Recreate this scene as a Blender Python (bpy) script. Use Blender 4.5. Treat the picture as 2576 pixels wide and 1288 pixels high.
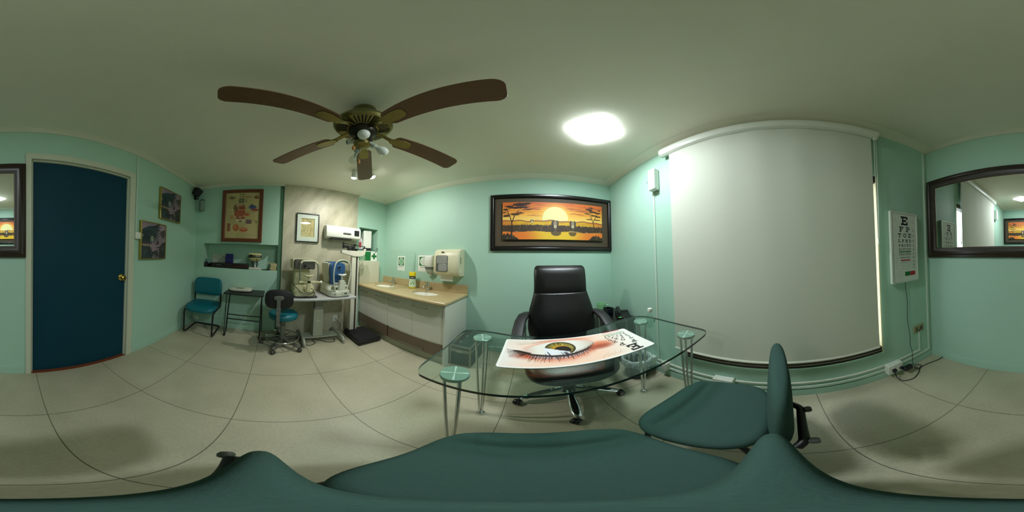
import bpy, bmesh, math, random
import numpy as np
from mathutils import Vector, Matrix

for o in list(bpy.data.objects):
    bpy.data.objects.remove(o, do_unlink=True)
SC = bpy.context.scene
COL = SC.collection
PI = math.pi

# ------------------------------------------------------------------ camera (360 degree equirectangular, slightly tilted)
CAM_Z = 1.2213
YAW, TX, TY = math.radians(186.2592), math.radians(2.41773), math.radians(-0.04101)
Rx = Matrix(((1, 0, 0), (0, math.cos(TX), -math.sin(TX)), (0, math.sin(TX), math.cos(TX))))
Ry = Matrix(((math.cos(TY), 0, math.sin(TY)), (0, 1, 0), (-math.sin(TY), 0, math.cos(TY))))
RT = Ry @ Rx
a0 = PI - YAW
fw = RT @ Vector((math.sin(a0), math.cos(a0), 0))
rt = RT @ Vector((math.cos(a0), -math.sin(a0), 0))
up = RT @ Vector((0, 0, 1))
cam_d = bpy.data.cameras.new('camera')
cam_d.type = 'PANO'
try:
    cam_d.cycles.panorama_type = 'EQUIRECTANGULAR'
except Exception:
    cam_d.panorama_type = 'EQUIRECTANGULAR'
cam_d.clip_start = 0.01
cam = bpy.data.objects.new('camera', cam_d)
COL.objects.link(cam)
cam.matrix_world = Matrix(((rt.x, up.x, -fw.x, 0), (rt.y, up.y, -fw.y, 0), (rt.z, up.z, -fw.z, CAM_Z), (0, 0, 0, 1)))
SC.camera = cam

# ------------------------------------------------------------------ world, exposure, lights of the room
W = bpy.data.worlds.new('daylight')
SC.world = W
W.use_nodes = True
bgn = W.node_tree.nodes['Background']
bgn.inputs[0].default_value = (0.86, 0.95, 1.0, 1)
bgn.inputs[1].default_value = 4.0
SC.view_settings.view_transform = 'Standard'
SC.view_settings.look = 'None'
SC.view_settings.gamma = 1.0
SC.view_settings.use_curve_mapping = False
SC.view_settings.exposure = 0.0
SC.cycles.use_denoising = True
SC.cycles.max_bounces = 10
SC.cycles.diffuse_bounces = 6
SC.cycles.glossy_bounces = 5
SC.cycles.transparent_max_bounces = 16
SC.cycles.caustics_reflective = False
SC.cycles.caustics_refractive = False
SC.cycles.sample_clamp_indirect = 6.0
LED_STRENGTH = 116.0
SPOT_ENERGY = 118.0

# room, metres: x east, y north
XW, XE, YS, YN, ZC = -2.443, 1.067, -1.2845, 1.976, 2.372

# ------------------------------------------------------------------ helpers
def S(r, g, b):
    f = lambda c: (c / 255 / 12.92) if c <= 10.3 else ((c / 255 + 0.055) / 1.055) ** 2.4
    return (f(r), f(g), f(b))

MATS = {}
def M(name, col=(0.8, 0.8, 0.8), rough=0.5, metal=0.0, var=0.05, scale=30.0, bump=0.0, bscale=60.0, spec=0.5, emit=None, es=0.0, coat=0.0, stretch=None):
    if name in MATS:
        return MATS[name]
    m = bpy.data.materials.new(name)
    m.use_nodes = True
    nt = m.node_tree
    b = nt.nodes['Principled BSDF']
    b.inputs['Roughness'].default_value = rough
    b.inputs['Metallic'].default_value = metal
    b.inputs['Specular IOR Level'].default_value = spec
    b.inputs['Coat Weight'].default_value = coat
    tc = nt.nodes.new('ShaderNodeTexCoord')
    src = tc.outputs['Object']
    if stretch:
        mp = nt.nodes.new('ShaderNodeMapping')
        mp.inputs['Scale'].default_value = stretch
        nt.links.new(src, mp.inputs[0])
        src = mp.outputs[0]
    nz = nt.nodes.new('ShaderNodeTexNoise')
    nz.inputs['Scale'].default_value = scale
    nz.inputs['Detail'].default_value = 4
    nt.links.new(src, nz.inputs['Vector'])
    mx = nt.nodes.new('ShaderNodeMix')
    mx.data_type = 'RGBA'
    lo = [max(0, c * (1 - var)) for c in col]
    hi = [min(1, c * (1 + var)) for c in col]
    mx.inputs[6].default_value = (*lo, 1)
    mx.inputs[7].default_value = (*hi, 1)
    nt.links.new(nz.outputs[0], mx.inputs[0])
    nt.links.new(mx.outputs[2], b.inputs['Base Color'])
    if bump:
        n2 = nt.nodes.new('ShaderNodeTexNoise')
        n2.inputs['Scale'].default_value = bscale
        n2.inputs['Detail'].default_value = 3
        nt.links.new(src, n2.inputs['Vector'])
        bp = nt.nodes.new('ShaderNodeBump')
        bp.inputs['Strength'].default_value = bump
        bp.inputs['Distance'].default_value = 0.004
        nt.links.new(n2.outputs[0], bp.inputs['Height'])
        nt.links.new(bp.outputs[0], b.inputs['Normal'])
    if emit:
        b.inputs['Emission Color'].default_value = (*emit, 1)
        b.inputs['Emission Strength'].default_value = es
    MATS[name] = m
    return m

def glass_mat(name, tint, ior=1.5, refl=1.0, rough=0.0):
    if name in MATS:
        return MATS[name]
    m = bpy.data.materials.new(name)
    m.use_nodes = True
    nt = m.node_tree
    nt.nodes.remove(nt.nodes['Principled BSDF'])
    out = nt.nodes['Material Output']
    tr = nt.nodes.new('ShaderNodeBsdfTransparent')
    tr.inputs[0].default_value = (*tint, 1)
    gl = nt.nodes.new('ShaderNodeBsdfGlossy')
    gl.inputs['Roughness'].default_value = rough
    gl.inputs[0].default_value = (refl, refl, refl, 1)
    fr = nt.nodes.new('ShaderNodeFresnel')
    fr.inputs[0].default_value = ior
    ge = nt.nodes.new('ShaderNodeNewGeometry')
    iv = nt.nodes.new('ShaderNodeMath')
    iv.operation = 'SUBTRACT'
    iv.inputs[0].default_value = 1.0
    nt.links.new(ge.outputs['Backfacing'], iv.inputs[1])
    ml = nt.nodes.new('ShaderNodeMath')
    ml.operation = 'MULTIPLY'
    nt.links.new(fr.outputs[0], ml.inputs[0])
    nt.links.new(iv.outputs[0], ml.inputs[1])
    mx = nt.nodes.new('ShaderNodeMixShader')
    nt.links.new(ml.outputs[0], mx.inputs[0])
    nt.links.new(tr.outputs[0], mx.inputs[1])
    nt.links.new(gl.outputs[0], mx.inputs[2])
    nt.links.new(mx.outputs[0], out.inputs[0])
    MATS[name] = m
    return m

def paint_mat():
    if 'painted surface' in MATS:
        return MATS['painted surface']
    m = bpy.data.materials.new('painted surface')
    m.use_nodes = True
    nt = m.node_tree
    b = nt.nodes['Principled BSDF']
    b.inputs['Roughness'].default_value = 0.55
    at = nt.nodes.new('ShaderNodeAttribute')
    at.attribute_name = 'paint'
    nt.links.new(at.outputs['Color'], b.inputs['Base Color'])
    MATS['painted surface'] = m
    return m

class MB:
    """collects shapes into one mesh; mat is the slot index"""
    def __init__(self):
        self.v, self.f, self.mi = [], [], []
    def add(self, vs, fs, mat=0, xf=None):
        k = len(self.v)
        if xf is not None:
            vs = [xf @ Vector(p) for p in vs]
        self.v += [tuple(p) for p in vs]
        self.f += [tuple(i + k for i in f) for f in fs]
        self.mi += [mat] * len(fs)
        return self
    def box(self, x0, x1, y0, y1, z0, z1, mat=0, xf=None):
        vs = [(x0, y0, z0), (x1, y0, z0), (x1, y1, z0), (x0, y1, z0), (x0, y0, z1), (x1, y0, z1), (x1, y1, z1), (x0, y1, z1)]
        fs = [(0, 3, 2, 1), (4, 5, 6, 7), (0, 1, 5, 4), (1, 2, 6, 5), (2, 3, 7, 6), (3, 0, 4, 7)]
        return self.add(vs, fs, mat, xf)
    def loft(self, rings, mat=0, caps=True, closed=False, xf=None):
        n = len(rings[0])
        vs = [p for r in rings for p in r]
        fs = []
        m = len(rings)
        for i in range(m if closed else m - 1):
            a, b = i * n, ((i + 1) % m) * n
            for j in range(n):
                j2 = (j + 1) % n
                fs.append((a + j, a + j2, b + j2, b + j))
        if caps and not closed:
            fs.append(tuple(range(n))[::-1])
            fs.append(tuple((m - 1) * n + j for j in range(n)))
        return self.add(vs, fs, mat, xf)
    def tube(self, pts, r, seg=10, mat=0, closed=False, caps=True, xf=None, flat=1.0):
        pts = [Vector(p) for p in pts]
        n = len(pts)
        rr = r if isinstance(r, (list, tuple)) else [r] * n
        rings = []
        nrm = None
        for i, p in enumerate(pts):
            if closed:
                t = pts[(i + 1) % n] - pts[i - 1]
            else:
                t = pts[min(i + 1, n - 1)] - pts[max(i - 1, 0)]
            if t.length < 1e-9:
                t = Vector((0, 0, 1))
            t.normalize()
            if nrm is None:
                ref = Vector((0, 0, 1)) if abs(t.z) < 0.9 else Vector((1, 0, 0))
                nrm = (ref - t * ref.dot(t)).normalized()
            else:
                nrm = (nrm - t * nrm.dot(t))
                nrm = nrm.normalized() if nrm.length > 1e-6 else t.orthogonal().normalized()
            bn = t.cross(nrm)
            rings.append([tuple(p + (nrm * math.cos(q) * flat + bn * math.sin(q)) * rr[i]) for q in [2 * PI * k / seg for k in range(seg)]])
        return self.loft(rings, mat, caps, closed, xf)
    def lathe(self, prof, c=(0, 0, 0), seg=24, mat=0, axis='z', sx=1.0, sy=1.0, xf=None):
        rings = []
        for r, z in prof:
            ring = []
            for k in range(seg):
                q = 2 * PI * k / seg
                x, y = r * math.cos(q) * sx, r * math.sin(q) * sy
                if axis == 'z':
                    p = (c[0] + x, c[1] + y, c[2] + z)
                elif axis == 'y':
                    p = (c[0] + x, c[1] + z, c[2] + y)
                else:
                    p = (c[0] + z, c[1] + x, c[2] + y)
                ring.append(p)
            rings.append(ring)
        return self.loft(rings, mat, True, False, xf)
    def prism(self, poly, z0, z1, mat=0, plane='xy', xf=None):
        def P(a, b, c):
            return {'xy': (a, b, c), 'xz': (a, c, b), 'yz': (c, a, b)}[plane]
        n = len(poly)
        vs = [P(a, b, z0) for a, b in poly] + [P(a, b, z1) for a, b in poly]
        fs = [tuple(range(n))[::-1], tuple(range(n, 2 * n))] + [(j, (j + 1) % n, n + (j + 1) % n, n + j) for j in range(n)]
        return self.add(vs, fs, mat, xf)
    def ball(self, c, r, mat=0, seg=16, rings=10, sc=(1, 1, 1), xf=None):
        prof = [(max(1e-4, math.sin(PI * i / rings)), -math.cos(PI * i / rings)) for i in range(rings + 1)]
        rr = [[(c[0] + a * math.cos(2 * PI * k / seg) * r * sc[0], c[1] + a * math.sin(2 * PI * k / seg) * r * sc[1], c[2] + z * r * sc[2]) for k in range(seg)] for a, z in prof]
        return self.loft(rr, mat, True, False, xf)
    def poly(self, pts, mat=0, xf=None):
        return self.add(pts, [tuple(range(len(pts)))], mat, xf)
    def ribbon(self, pts, w, mat=0, y=0.0, plane='xz'):
        """flat line of width w drawn on a plane"""
        P = [Vector(p) for p in pts]
        L, R = [], []
        for i, p in enumerate(P):
            t = (P[min(i + 1, len(P) - 1)] - P[max(i - 1, 0)])
            t = t.normalized() if t.length > 1e-9 else Vector((1, 0))
            nn = Vector((-t.y, t.x)) * w / 2
            L.append(p + nn)
            R.append(p - nn)
        if plane == 'xz':
            g = lambda q: (q.x, y, q.y)
        else:
            g = lambda q: (q.x, q.y, y)
        vs = [g(q) for q in L] + [g(q) for q in R]
        n = len(P)
        fs = [(i, n + i, n + i + 1, i + 1) for i in range(n - 1)]
        return self.add(vs, fs, mat)

def obj(name, mb, mats, parent=None, bevel=0.0, bseg=2, smooth=35, sub=0, loc=None, label=None):
    me = bpy.data.meshes.new(name)
    me.from_pydata(mb.v, [], mb.f)
    if not isinstance(mats, (list, tuple)):
        mats = [mats]
    for m in mats:
        me.materials.append(m)
    me.polygons.foreach_set('material_index', mb.mi)
    bm = bmesh.new()
    bm.from_mesh(me)
    bmesh.ops.recalc_face_normals(bm, faces=[f for f in bm.faces])
    bm.to_mesh(me)
    bm.free()
    me.update()
    if smooth:
        me.polygons.foreach_set('use_smooth', [True] * len(me.polygons))
        me.set_sharp_from_angle(angle=math.radians(smooth))
    o = bpy.data.objects.new(name, me)
    COL.objects.link(o)
    if loc:
        o.location = loc
    if parent is not None:
        o.parent = parent
    if bevel:
        md = o.modifiers.new('edge', 'BEVEL')
        md.width = bevel
        md.segments = bseg
        md.limit_method = 'ANGLE'
        md.angle_limit = math.radians(40)
        md.harden_normals = False
    if sub:
        md = o.modifiers.new('sub', 'SUBSURF')
        md.levels = sub
        md.render_levels = sub
    if label:
        o['label'] = label
    return o

def tag(o, label, cat, group=None, kind=None):
    o['label'] = label
    o['category'] = cat
    if group:
        o['group'] = group
    if kind:
        o['kind'] = kind
    return o

def thing(name, label, cat, loc=(0, 0, 0), rz=0.0, group=None):
    o = bpy.data.objects.new(name, None)
    o.empty_display_size = 0.1
    COL.objects.link(o)
    o.location = loc
    o.rotation_euler = (0, 0, rz)
    return tag(o, label, cat, group)

def struct(name, mb, mats, parent=None, **k):
    o = obj(name, mb, mats, parent, **k)
    if parent is None:
        o['kind'] = 'structure'
    return o

# wall frames: local x = to the right for somebody facing the wall, local y = into the wall, z up
RZ = {'n': 0.0, 's': PI, 'w': PI / 2, 'e': -PI / 2}
def wall_thing(name, label, cat, wall, along, z=0.0, off=0.0, group=None):
    """along = world coordinate along the wall of the thing's middle"""
    loc = {'n': (along, YN - off, z), 's': (along, YS + off, z), 'w': (XW + off, along, z), 'e': (XE - off, along, z)}[wall]
    return thing(name, label, cat, loc, RZ[wall], group)

def rrect(w, h, r, n=6, cx=0.0, cy=0.0):
    pts = []
    for (sx, sy, a) in ((1, 1, 0), (-1, 1, PI / 2), (-1, -1, PI), (1, -1, 1.5 * PI)):
        for k in range(n + 1):
            q = a + PI / 2 * k / n
            pts.append((cx + sx * (w / 2 - r) + r * math.cos(q), cy + sy * (h / 2 - r) + r * math.sin(q)))
    return pts

def frame_rings(mb, w, h, prof, mat=0, z0=0.0):
    """picture frame: prof = [(inset, y)] swept round a w x h rectangle standing on z0 (local wall plane)"""
    rings = []
    for ins, y in prof:
        rings.append([(-w / 2 + ins, y, z0 + ins), (w / 2 - ins, y, z0 + ins), (w / 2 - ins, y, z0 + h - ins), (-w / 2 + ins, y, z0 + h - ins)])
    mb.loft(rings, mat, caps=False)

def vn(x, y, seed=0):
    """value noise in numpy"""
    xi, yi = np.floor(x).astype(np.int64), np.floor(y).astype(np.int64)
    xf, yf = x - xi, y - yi
    def h(a, b):
        n = (a * 374761393 + b * 668265263 + seed * 974634541) & 0x7fffffff
        n = ((n ^ (n >> 13)) * 1274126177) & 0x7fffffff
        return ((n ^ (n >> 16)) & 0xffff) / 65535.0
    u, v = xf * xf * (3 - 2 * xf), yf * yf * (3 - 2 * yf)
    return (h(xi, yi) * (1 - u) + h(xi + 1, yi) * u) * (1 - v) + (h(xi, yi + 1) * (1 - u) + h(xi + 1, yi + 1) * u) * v

def lin(c):
    c = np.clip(c, 0, 255) / 255.0
    return np.where(c <= 0.04045, c / 12.92, ((c + 0.055) / 1.055) ** 2.4)

def painted(name, parent, x0, x1, z0, z1, y, nx, nz, fn, plane='xz', extra=None):
    """flat surface whose own printed or painted picture is given by fn(u, v) -> sRGB 0..255"""
    u, v = np.meshgrid(np.linspace(0, 1, nx), np.linspace(0, 1, nz))
    c = fn(u, v)
    X, Z = x0 + (x1 - x0) * u, z0 + (z1 - z0) * v
    Y = np.full_like(X, y)
    P = np.stack([X, Y, Z] if plane == 'xz' else [X, Z, Y], -1).reshape(-1, 3)
    i = np.arange((nx - 1) * (nz - 1))
    a = (i // (nx - 1)) * nx + i % (nx - 1)
    F = np.stack([a, a + 1, a + 1 + nx, a + nx], -1)
    me = bpy.data.meshes.new(name)
    me.from_pydata(P.tolist(), [], F.tolist())
    at = me.color_attributes.new('paint', 'FLOAT_COLOR', 'POINT')
    rgba = np.ones((nx * nz, 4), dtype=np.float32)
    rgba[:, :3] = lin(c).reshape(-1, 3)
    at.data.foreach_set('color', rgba.ravel())
    me.materials.append(paint_mat())
    o = bpy.data.objects.new(name, me)
    COL.objects.link(o)
    o.parent = parent
    return o

def mixc(c, col, m):
    return c * (1 - m[..., None]) + np.array(col, dtype=float) * m[..., None]
def sst(a, b, x):
    t = np.clip((x - a) / (b - a), 0, 1)
    return t * t * (3 - 2 * t)
def seg_d(u, v, ax, ay, bx, by, asp=1.0):
    """distance to a segment, u stretched by asp"""
    px, py, dx, dy = (u - ax) * asp, v - ay, (bx - ax) * asp, by - ay
    t = np.clip((px * dx + py * dy) / (dx * dx + dy * dy + 1e-12), 0, 1)
    return np.hypot(px - t * dx, py - t * dy)

def text_mb(mb, s, size, mat=0, xf=None, align='CENTER', bold=0.0):
    cu = bpy.data.curves.new('lettering', 'FONT')
    cu.body = s
    cu.size = size
    cu.align_x = align
    cu.align_y = 'CENTER'
    cu.offset = bold
    cu.resolution_u = 2
    to = bpy.data.objects.new('lettering', cu)
    COL.objects.link(to)
    bpy.context.view_layer.update()
    me = to.to_mesh()
    vs = [v.co.copy() for v in me.vertices]
    fs = [tuple(p.vertices) for p in me.polygons]
    to.to_mesh_clear()
    bpy.data.objects.remove(to, do_unlink=True)
    bpy.data.curves.remove(cu)
    mb.add(vs, fs, mat, xf)

def face_xf(x, z, y):
    """lettering on a wall thing: text x -> local x, text y -> local z"""
    return Matrix(((1, 0, 0, x), (0, 0, -1, y), (0, 1, 0, z), (0, 0, 0, 1)))

def arc(cx, cy, r0, r1, a0, a1, n=18):
    out = []
    for k in range(n):
        p, q = a0 + (a1 - a0) * k / n, a0 + (a1 - a0) * (k + 1) / n
        out.append([(cx + r0 * math.cos(p), cy + r0 * math.sin(p)), (cx + r1 * math.cos(p), cy + r1 * math.sin(p)),
                    (cx + r1 * math.cos(q), cy + r1 * math.sin(q)), (cx + r0 * math.cos(q), cy + r0 * math.sin(q))])
    return out
def R_(a, b, c, d):
    return [(a, b), (c, b), (c, d), (a, d)]
GL = {
    'E': [R_(0, 4, 5, 5), R_(0, 0, 5, 1), R_(.9, 1, 2, 4), R_(2, 2, 3.2, 3), R_(4, 3.2, 5, 4), R_(4, 1, 5, 1.9), R_(3, 1.6, 3.7, 3.4)],
    'F': [R_(0, 4, 5, 5), R_(0, 0, 3, .9), R_(.9, .9, 2, 4), R_(2, 2, 3.2, 3), R_(4, 3, 5, 4), R_(3, 1.6, 3.7, 3.4)],
    'P': [R_(0, 4.1, 3.4, 5), R_(0, 0, 3, .9), R_(.9, .9, 2, 4.1), R_(2, 1.9, 3.4, 2.8)] + arc(3.4, 3.45, .65, 1.55, -PI / 2, PI / 2, 8),
    'T': [R_(0, 4, 5, 5), R_(1.2, 0, 3.8, .9), R_(2, .9, 3, 4), R_(0, 3, .9, 4), R_(4.1, 3, 5, 4)],
    'O': arc(2.5, 2.5, 1.5, 2.5, 0, 2 * PI, 20),
    'C': arc(2.5, 2.5, 1.5, 2.5, .7, 2 * PI - .7, 18) + [R_(4, 3.2, 4.8, 4.9)],
    'Z': [R_(0, 4.1, 5, 5), R_(0, 0, 5, .9), R_(0, 3.2, .9, 4.1), R_(4.1, .9, 5, 1.8), [(0, .9), (1.4, .9), (5, 4.1), (3.6, 4.1)]],
    'L': [R_(0, 4.1, 3, 5), R_(0, 0, 5, .9), R_(.9, .9, 2, 4.1), R_(4.1, .9, 5, 2)],
    'D': [R_(0, 4.1, 2.5, 5), R_(0, 0, 2.5, .9), R_(.9, .9, 1.9, 4.1)] + arc(2.5, 2.5, 1.6, 2.5, -PI / 2, PI / 2, 10),
    'N': [R_(.5, 0, 1.4, 5), R_(3.6, 0, 4.5, 5), R_(0, 4.2, 1.4, 5), R_(0, 0, 1.9, .8), R_(3.1, 4.2, 5, 5), [(.5, 5), (1.7, 5), (4.5, 0), (3.3, 0)]],
}
def glyphs(mb, s, cx, cy, h, pitch, place, mat=1):
    """a row of slab letters; place(a, b) turns chart coordinates into a point"""
    n = len(s)
    for i, ch in enumerate(s):
        gx = cx + (i - (n - 1) / 2) * pitch
        for pl in GL.get(ch, GL['E']):
            mb.poly([place(gx + (p[0] - 2.5) / 5 * h, cy + (p[1] - 2.5) / 5 * h) for p in pl], mat)
# ------------------------------------------------------------------ materials
MINT = S(168, 204, 186)
m_wall = M('mint wall paint', MINT, 0.55, var=0.03, scale=3, bump=0.25, bscale=140)
m_mintdark = M('mint groove shade', S(120, 160, 138), 0.6, var=0.05)  # darkened wall mint: the groove's shade is put into its colour
m_ceil = M('ceiling paint', S(230, 227, 210), 0.8, var=0.03, scale=5, bump=0.12, bscale=90)
m_trimw = M('cornice paint', S(212, 210, 192), 0.6, var=0.03)
m_white = M('white plastic', S(226, 228, 218), 0.35, var=0.02)
m_cream = M('cream plastic', S(216, 212, 180), 0.4, var=0.03)
m_black = M('black plastic', S(22, 23, 24), 0.4, var=0.1)
m_blackmat = M('matt black', S(14, 15, 16), 0.75, var=0.1)
m_steelblk = M('black painted steel', S(20, 22, 24), 0.35, var=0.1, metal=0.2)
m_chrome = M('chrome', S(215, 218, 218), 0.12, metal=1.0, var=0.03)
m_steel = M('brushed steel', S(165, 168, 160), 0.3, metal=1.0, var=0.08, scale=80)
m_alu = M('aluminium', S(150, 152, 142), 0.38, metal=0.9, var=0.08)
m_grey = M('grey plastic', S(128, 132, 124), 0.45, var=0.05)
m_greylt = M('light grey laminate', S(176, 178, 176), 0.4, var=0.03)
m_teal = M('teal vinyl', S(0, 98, 112), 0.42, var=0.06, bump=0.1, bscale=200)
m_door = M('teal door paint', S(0, 55, 72), 0.6, var=0.06, scale=6, bump=0.05, spec=.25)
m_casing = M('door casing paint', S(196, 200, 180), 0.5, var=0.03)
m_brass = M('brass', S(190, 165, 80), 0.25, metal=1.0, var=0.1)
m_antbrass = M('antique brass', S(126, 118, 70), 0.32, metal=0.9, var=0.15)
m_darkwood = M('dark stained wood', S(42, 30, 20), 0.3, var=0.35, scale=10, stretch=(1, 8, 8))
m_espresso = M('espresso wood', S(24, 17, 13), 0.35, var=0.3, scale=10, stretch=(1, 10, 10))
m_blade = M('walnut blade', S(104, 72, 46), 0.4, var=0.35, scale=9, stretch=(1.5, 14, 14))
m_redwood = M('reddish wood', S(104, 52, 28), 0.4, var=0.25, scale=10, stretch=(8, 8, 1.2))
m_drawer = M('walnut laminate', S(112, 97, 80), 0.45, var=0.22, scale=8, stretch=(1, 4, 16))
m_cabwhite = M('white laminate', S(214, 214, 202), 0.35, var=0.02)
m_gran = M('beige granite', S(188, 168, 126), 0.28, var=0.2, scale=38)
m_leather = M('black leather', S(17, 17, 18), 0.33, var=0.15, bump=0.22, bscale=220)
m_fabric = M('teal woven fabric', S(60, 86, 80), 0.95, var=0.16, scale=260, bump=0.18, bscale=420, spec=0.15)
m_window = M('bronze aluminium', S(58, 46, 36), 0.4, metal=0.5, var=0.1)
m_mirror = M('mirror silvering', (0.9, 0.92, 0.91), 0.0, metal=1.0, var=0.0)
m_porc = M('white porcelain', S(238, 238, 228), 0.15, var=0.01)
m_paperw = M('white paper', S(232, 234, 226), 0.8, var=0.02)
m_ink = M('black ink', S(16, 16, 16), 0.7, var=0.05)
m_green = M('safety green', S(8, 112, 48), 0.5, var=0.04)
m_red = M('signal red', S(178, 30, 40), 0.5, var=0.05)
m_floor = None

def floor_mat():
    m = bpy.data.materials.new('stone tile floor')
    m.use_nodes = True
    nt = m.node_tree
    N, L = nt.nodes.new, nt.links.new
    b = nt.nodes['Principled BSDF']
    tc = N('ShaderNodeTexCoord')
    sp = N('ShaderNodeSeparateXYZ')
    L(tc.outputs['Object'], sp.inputs[0])
    def math_(op, a, bb=None, c=None):
        n = N('ShaderNodeMath')
        n.operation = op
        for i, q in enumerate((a, bb, c)):
            if q is None:
                continue
            if isinstance(q, (int, float)):
                n.inputs[i].default_value = q
            else:
                L(q, n.inputs[i])
        return n.outputs[0]
    def line(axis, off, pitch):
        t = math_('ADD', sp.outputs[axis], 100 * pitch - off + pitch / 2)
        t = math_('MODULO', t, pitch)
        t = math_('SUBTRACT', t, pitch / 2)
        t = math_('ABSOLUTE', t)
        mr = N('ShaderNodeMapRange')
        mr.inputs[1].default_value = 0.0012
        mr.inputs[2].default_value = 0.0030
        mr.inputs[3].default_value = 1.0
        mr.inputs[4].default_value = 0.0
        L(t, mr.inputs[0])
        return mr.outputs[0]
    ln = math_('MAXIMUM', line(0, -0.148, 0.6035), line(1, -0.150, 0.5965))
    nz = N('ShaderNodeTexNoise'); nz.inputs['Scale'].default_value = 3.0; nz.inputs['Detail'].default_value = 5
    n2 = N('ShaderNodeTexNoise'); n2.inputs['Scale'].default_value = 70; n2.inputs['Detail'].default_value = 3
    for q in (nz, n2):
        L(tc.outputs['Object'], q.inputs['Vector'])
    mx = N('ShaderNodeMix'); mx.data_type = 'RGBA'
    mx.inputs[6].default_value = (*S(166, 162, 138), 1); mx.inputs[7].default_value = (*S(194, 188, 163), 1)
    mr = N('ShaderNodeMapRange'); mr.inputs[1].default_value = .3; mr.inputs[2].default_value = .7
    avg = math_('MULTIPLY_ADD', nz.outputs[0], 0.6, math_('MULTIPLY', n2.outputs[0], 0.4))
    L(avg, mr.inputs[0]); L(mr.outputs[0], mx.inputs[0])
    # dark specks of the stone
    vo = N('ShaderNodeTexVoronoi'); vo.inputs['Scale'].default_value = 26
    L(tc.outputs['Object'], vo.inputs['Vector'])
    sk = N('ShaderNodeMapRange'); sk.inputs[1].default_value = 0.035; sk.inputs[2].default_value = 0.07; sk.inputs[3].default_value = 0.55; sk.inputs[4].default_value = 0.0
    L(vo.outputs['Distance'], sk.inputs[0])
    m3 = N('ShaderNodeTexNoise'); m3.inputs['Scale'].default_value = 9
    L(tc.outputs['Object'], m3.inputs['Vector'])
    sel = N('ShaderNodeMapRange'); sel.inputs[1].default_value = .5; sel.inputs[2].default_value = .62
    L(m3.outputs[0], sel.inputs[0])
    spk = math_('MULTIPLY', sk.outputs[0], sel.outputs[0])
    mx2 = N('ShaderNodeMix'); mx2.data_type = 'RGBA'
    mx2.inputs[7].default_value = (*S(84, 80, 62), 1)
    L(spk, mx2.inputs[0]); L(mx.outputs[2], mx2.inputs[6])
    mx3 = N('ShaderNodeMix'); mx3.data_type = 'RGBA'
    mx3.inputs[7].default_value = (*S(58, 56, 44), 1)
    lf = math_('MULTIPLY', ln, 0.85)
    L(lf, mx3.inputs[0]); L(mx2.outputs[2], mx3.inputs[6])
    L(mx3.outputs[2], b.inputs['Base Color'])
    b.inputs['Roughness'].default_value = 0.42
    b.inputs['Specular IOR Level'].default_value = 0.45
    bp = N('ShaderNodeBump'); bp.inputs['Strength'].default_value = 0.25; bp.inputs['Distance'].default_value = 0.002
    L(n2.outputs[0], bp.inputs['Height']); L(bp.outputs[0], b.inputs['Normal'])
    return m

def stone_panel_mat():
    m = M('grey stone panel', S(186, 182, 160), 0.45, var=0.0, bump=0.75, bscale=26)
    nt = m.node_tree
    N, L = nt.nodes.new, nt.links.new
    b = nt.nodes['Principled BSDF']
    tc = N('ShaderNodeTexCoord')
    mp = N('ShaderNodeMapping')
    mp.inputs['Scale'].default_value = (1, 2.4, 0.9)
    mq = N('ShaderNodeMapping')
    mq.inputs['Rotation'].default_value = (math.radians(32), 0, 0)
    L(tc.outputs['Object'], mq.inputs[0])
    L(mq.outputs[0], mp.inputs[0])
    a = N('ShaderNodeTexNoise'); a.inputs['Scale'].default_value = 2.6; a.inputs['Detail'].default_value = 7; a.inputs['Roughness'].default_value = .62
    L(mp.outputs[0], a.inputs['Vector'])
    cr = N('ShaderNodeValToRGB')
    e = cr.color_ramp.elements
    e[0].position = .3; e[0].color = (*S(156, 151, 129), 1)
    e[1].position = .68; e[1].color = (*S(202, 196, 173), 1)
    k = e.new(.45); k.color = (*S(180, 176, 152), 1)
    L(a.outputs[0], cr.inputs[0])
    s = N('ShaderNodeTexNoise'); s.inputs['Scale'].default_value = 30; s.inputs['Detail'].default_value = 2
    L(mp.outputs[0], s.inputs['Vector'])
    mr = N('ShaderNodeMapRange'); mr.inputs[1].default_value = .66; mr.inputs[2].default_value = .74; mr.inputs[4].default_value = .55
    L(s.outputs[0], mr.inputs[0])
    mx = N('ShaderNodeMix'); mx.data_type = 'RGBA'; mx.inputs[7].default_value = (*S(104, 104, 84), 1)
    L(mr.outputs[0], mx.inputs[0]); L(cr.outputs[0], mx.inputs[6])
    L(mx.outputs[2], b.inputs['Base Color'])
    return m

# ------------------------------------------------------------------ room shell
T = 0.32
struct('floor', MB().box(XW - .4, XE + .4, YS - .4, YN + .4, -.1, 0), floor_mat(), smooth=0)
struct('ceiling', MB().box(XW - .4, XE + .4, YS - .4, YN + .4, ZC, ZC + .1), m_ceil, smooth=0)
struct('wall_north', MB().box(XW - .4, XE + .4, YN, YN + .15, 0, ZC), m_wall, smooth=0)
# south wall with the doorway
DX0, DX1, DZ = -1.035, -0.100, 2.02
mb = MB()
mb.box(XW - .4, DX0, YS - .15, YS, 0, ZC)
mb.box(DX1, XE + .4, YS - .15, YS, 0, ZC)
mb.box(DX0, DX1, YS - .15, YS, DZ, ZC)
struct('wall_south', mb, m_wall, smooth=0)
# east wall with the window opening
WY0, WY1, WZ0, WZ1 = -0.692, 0.775, 0.335, 1.86
mb = MB()
mb.box(XE, XE + .16, YS - .15, WY0, 0, ZC)
mb.box(XE, XE + .16, WY1, YN + .15, 0, ZC)
mb.box(XE, XE + .16, WY0, WY1, 0, WZ0)
mb.box(XE, XE + .16, WY0, WY1, WZ1, ZC)
struct('wall_east', mb, m_wall, smooth=0)
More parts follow.
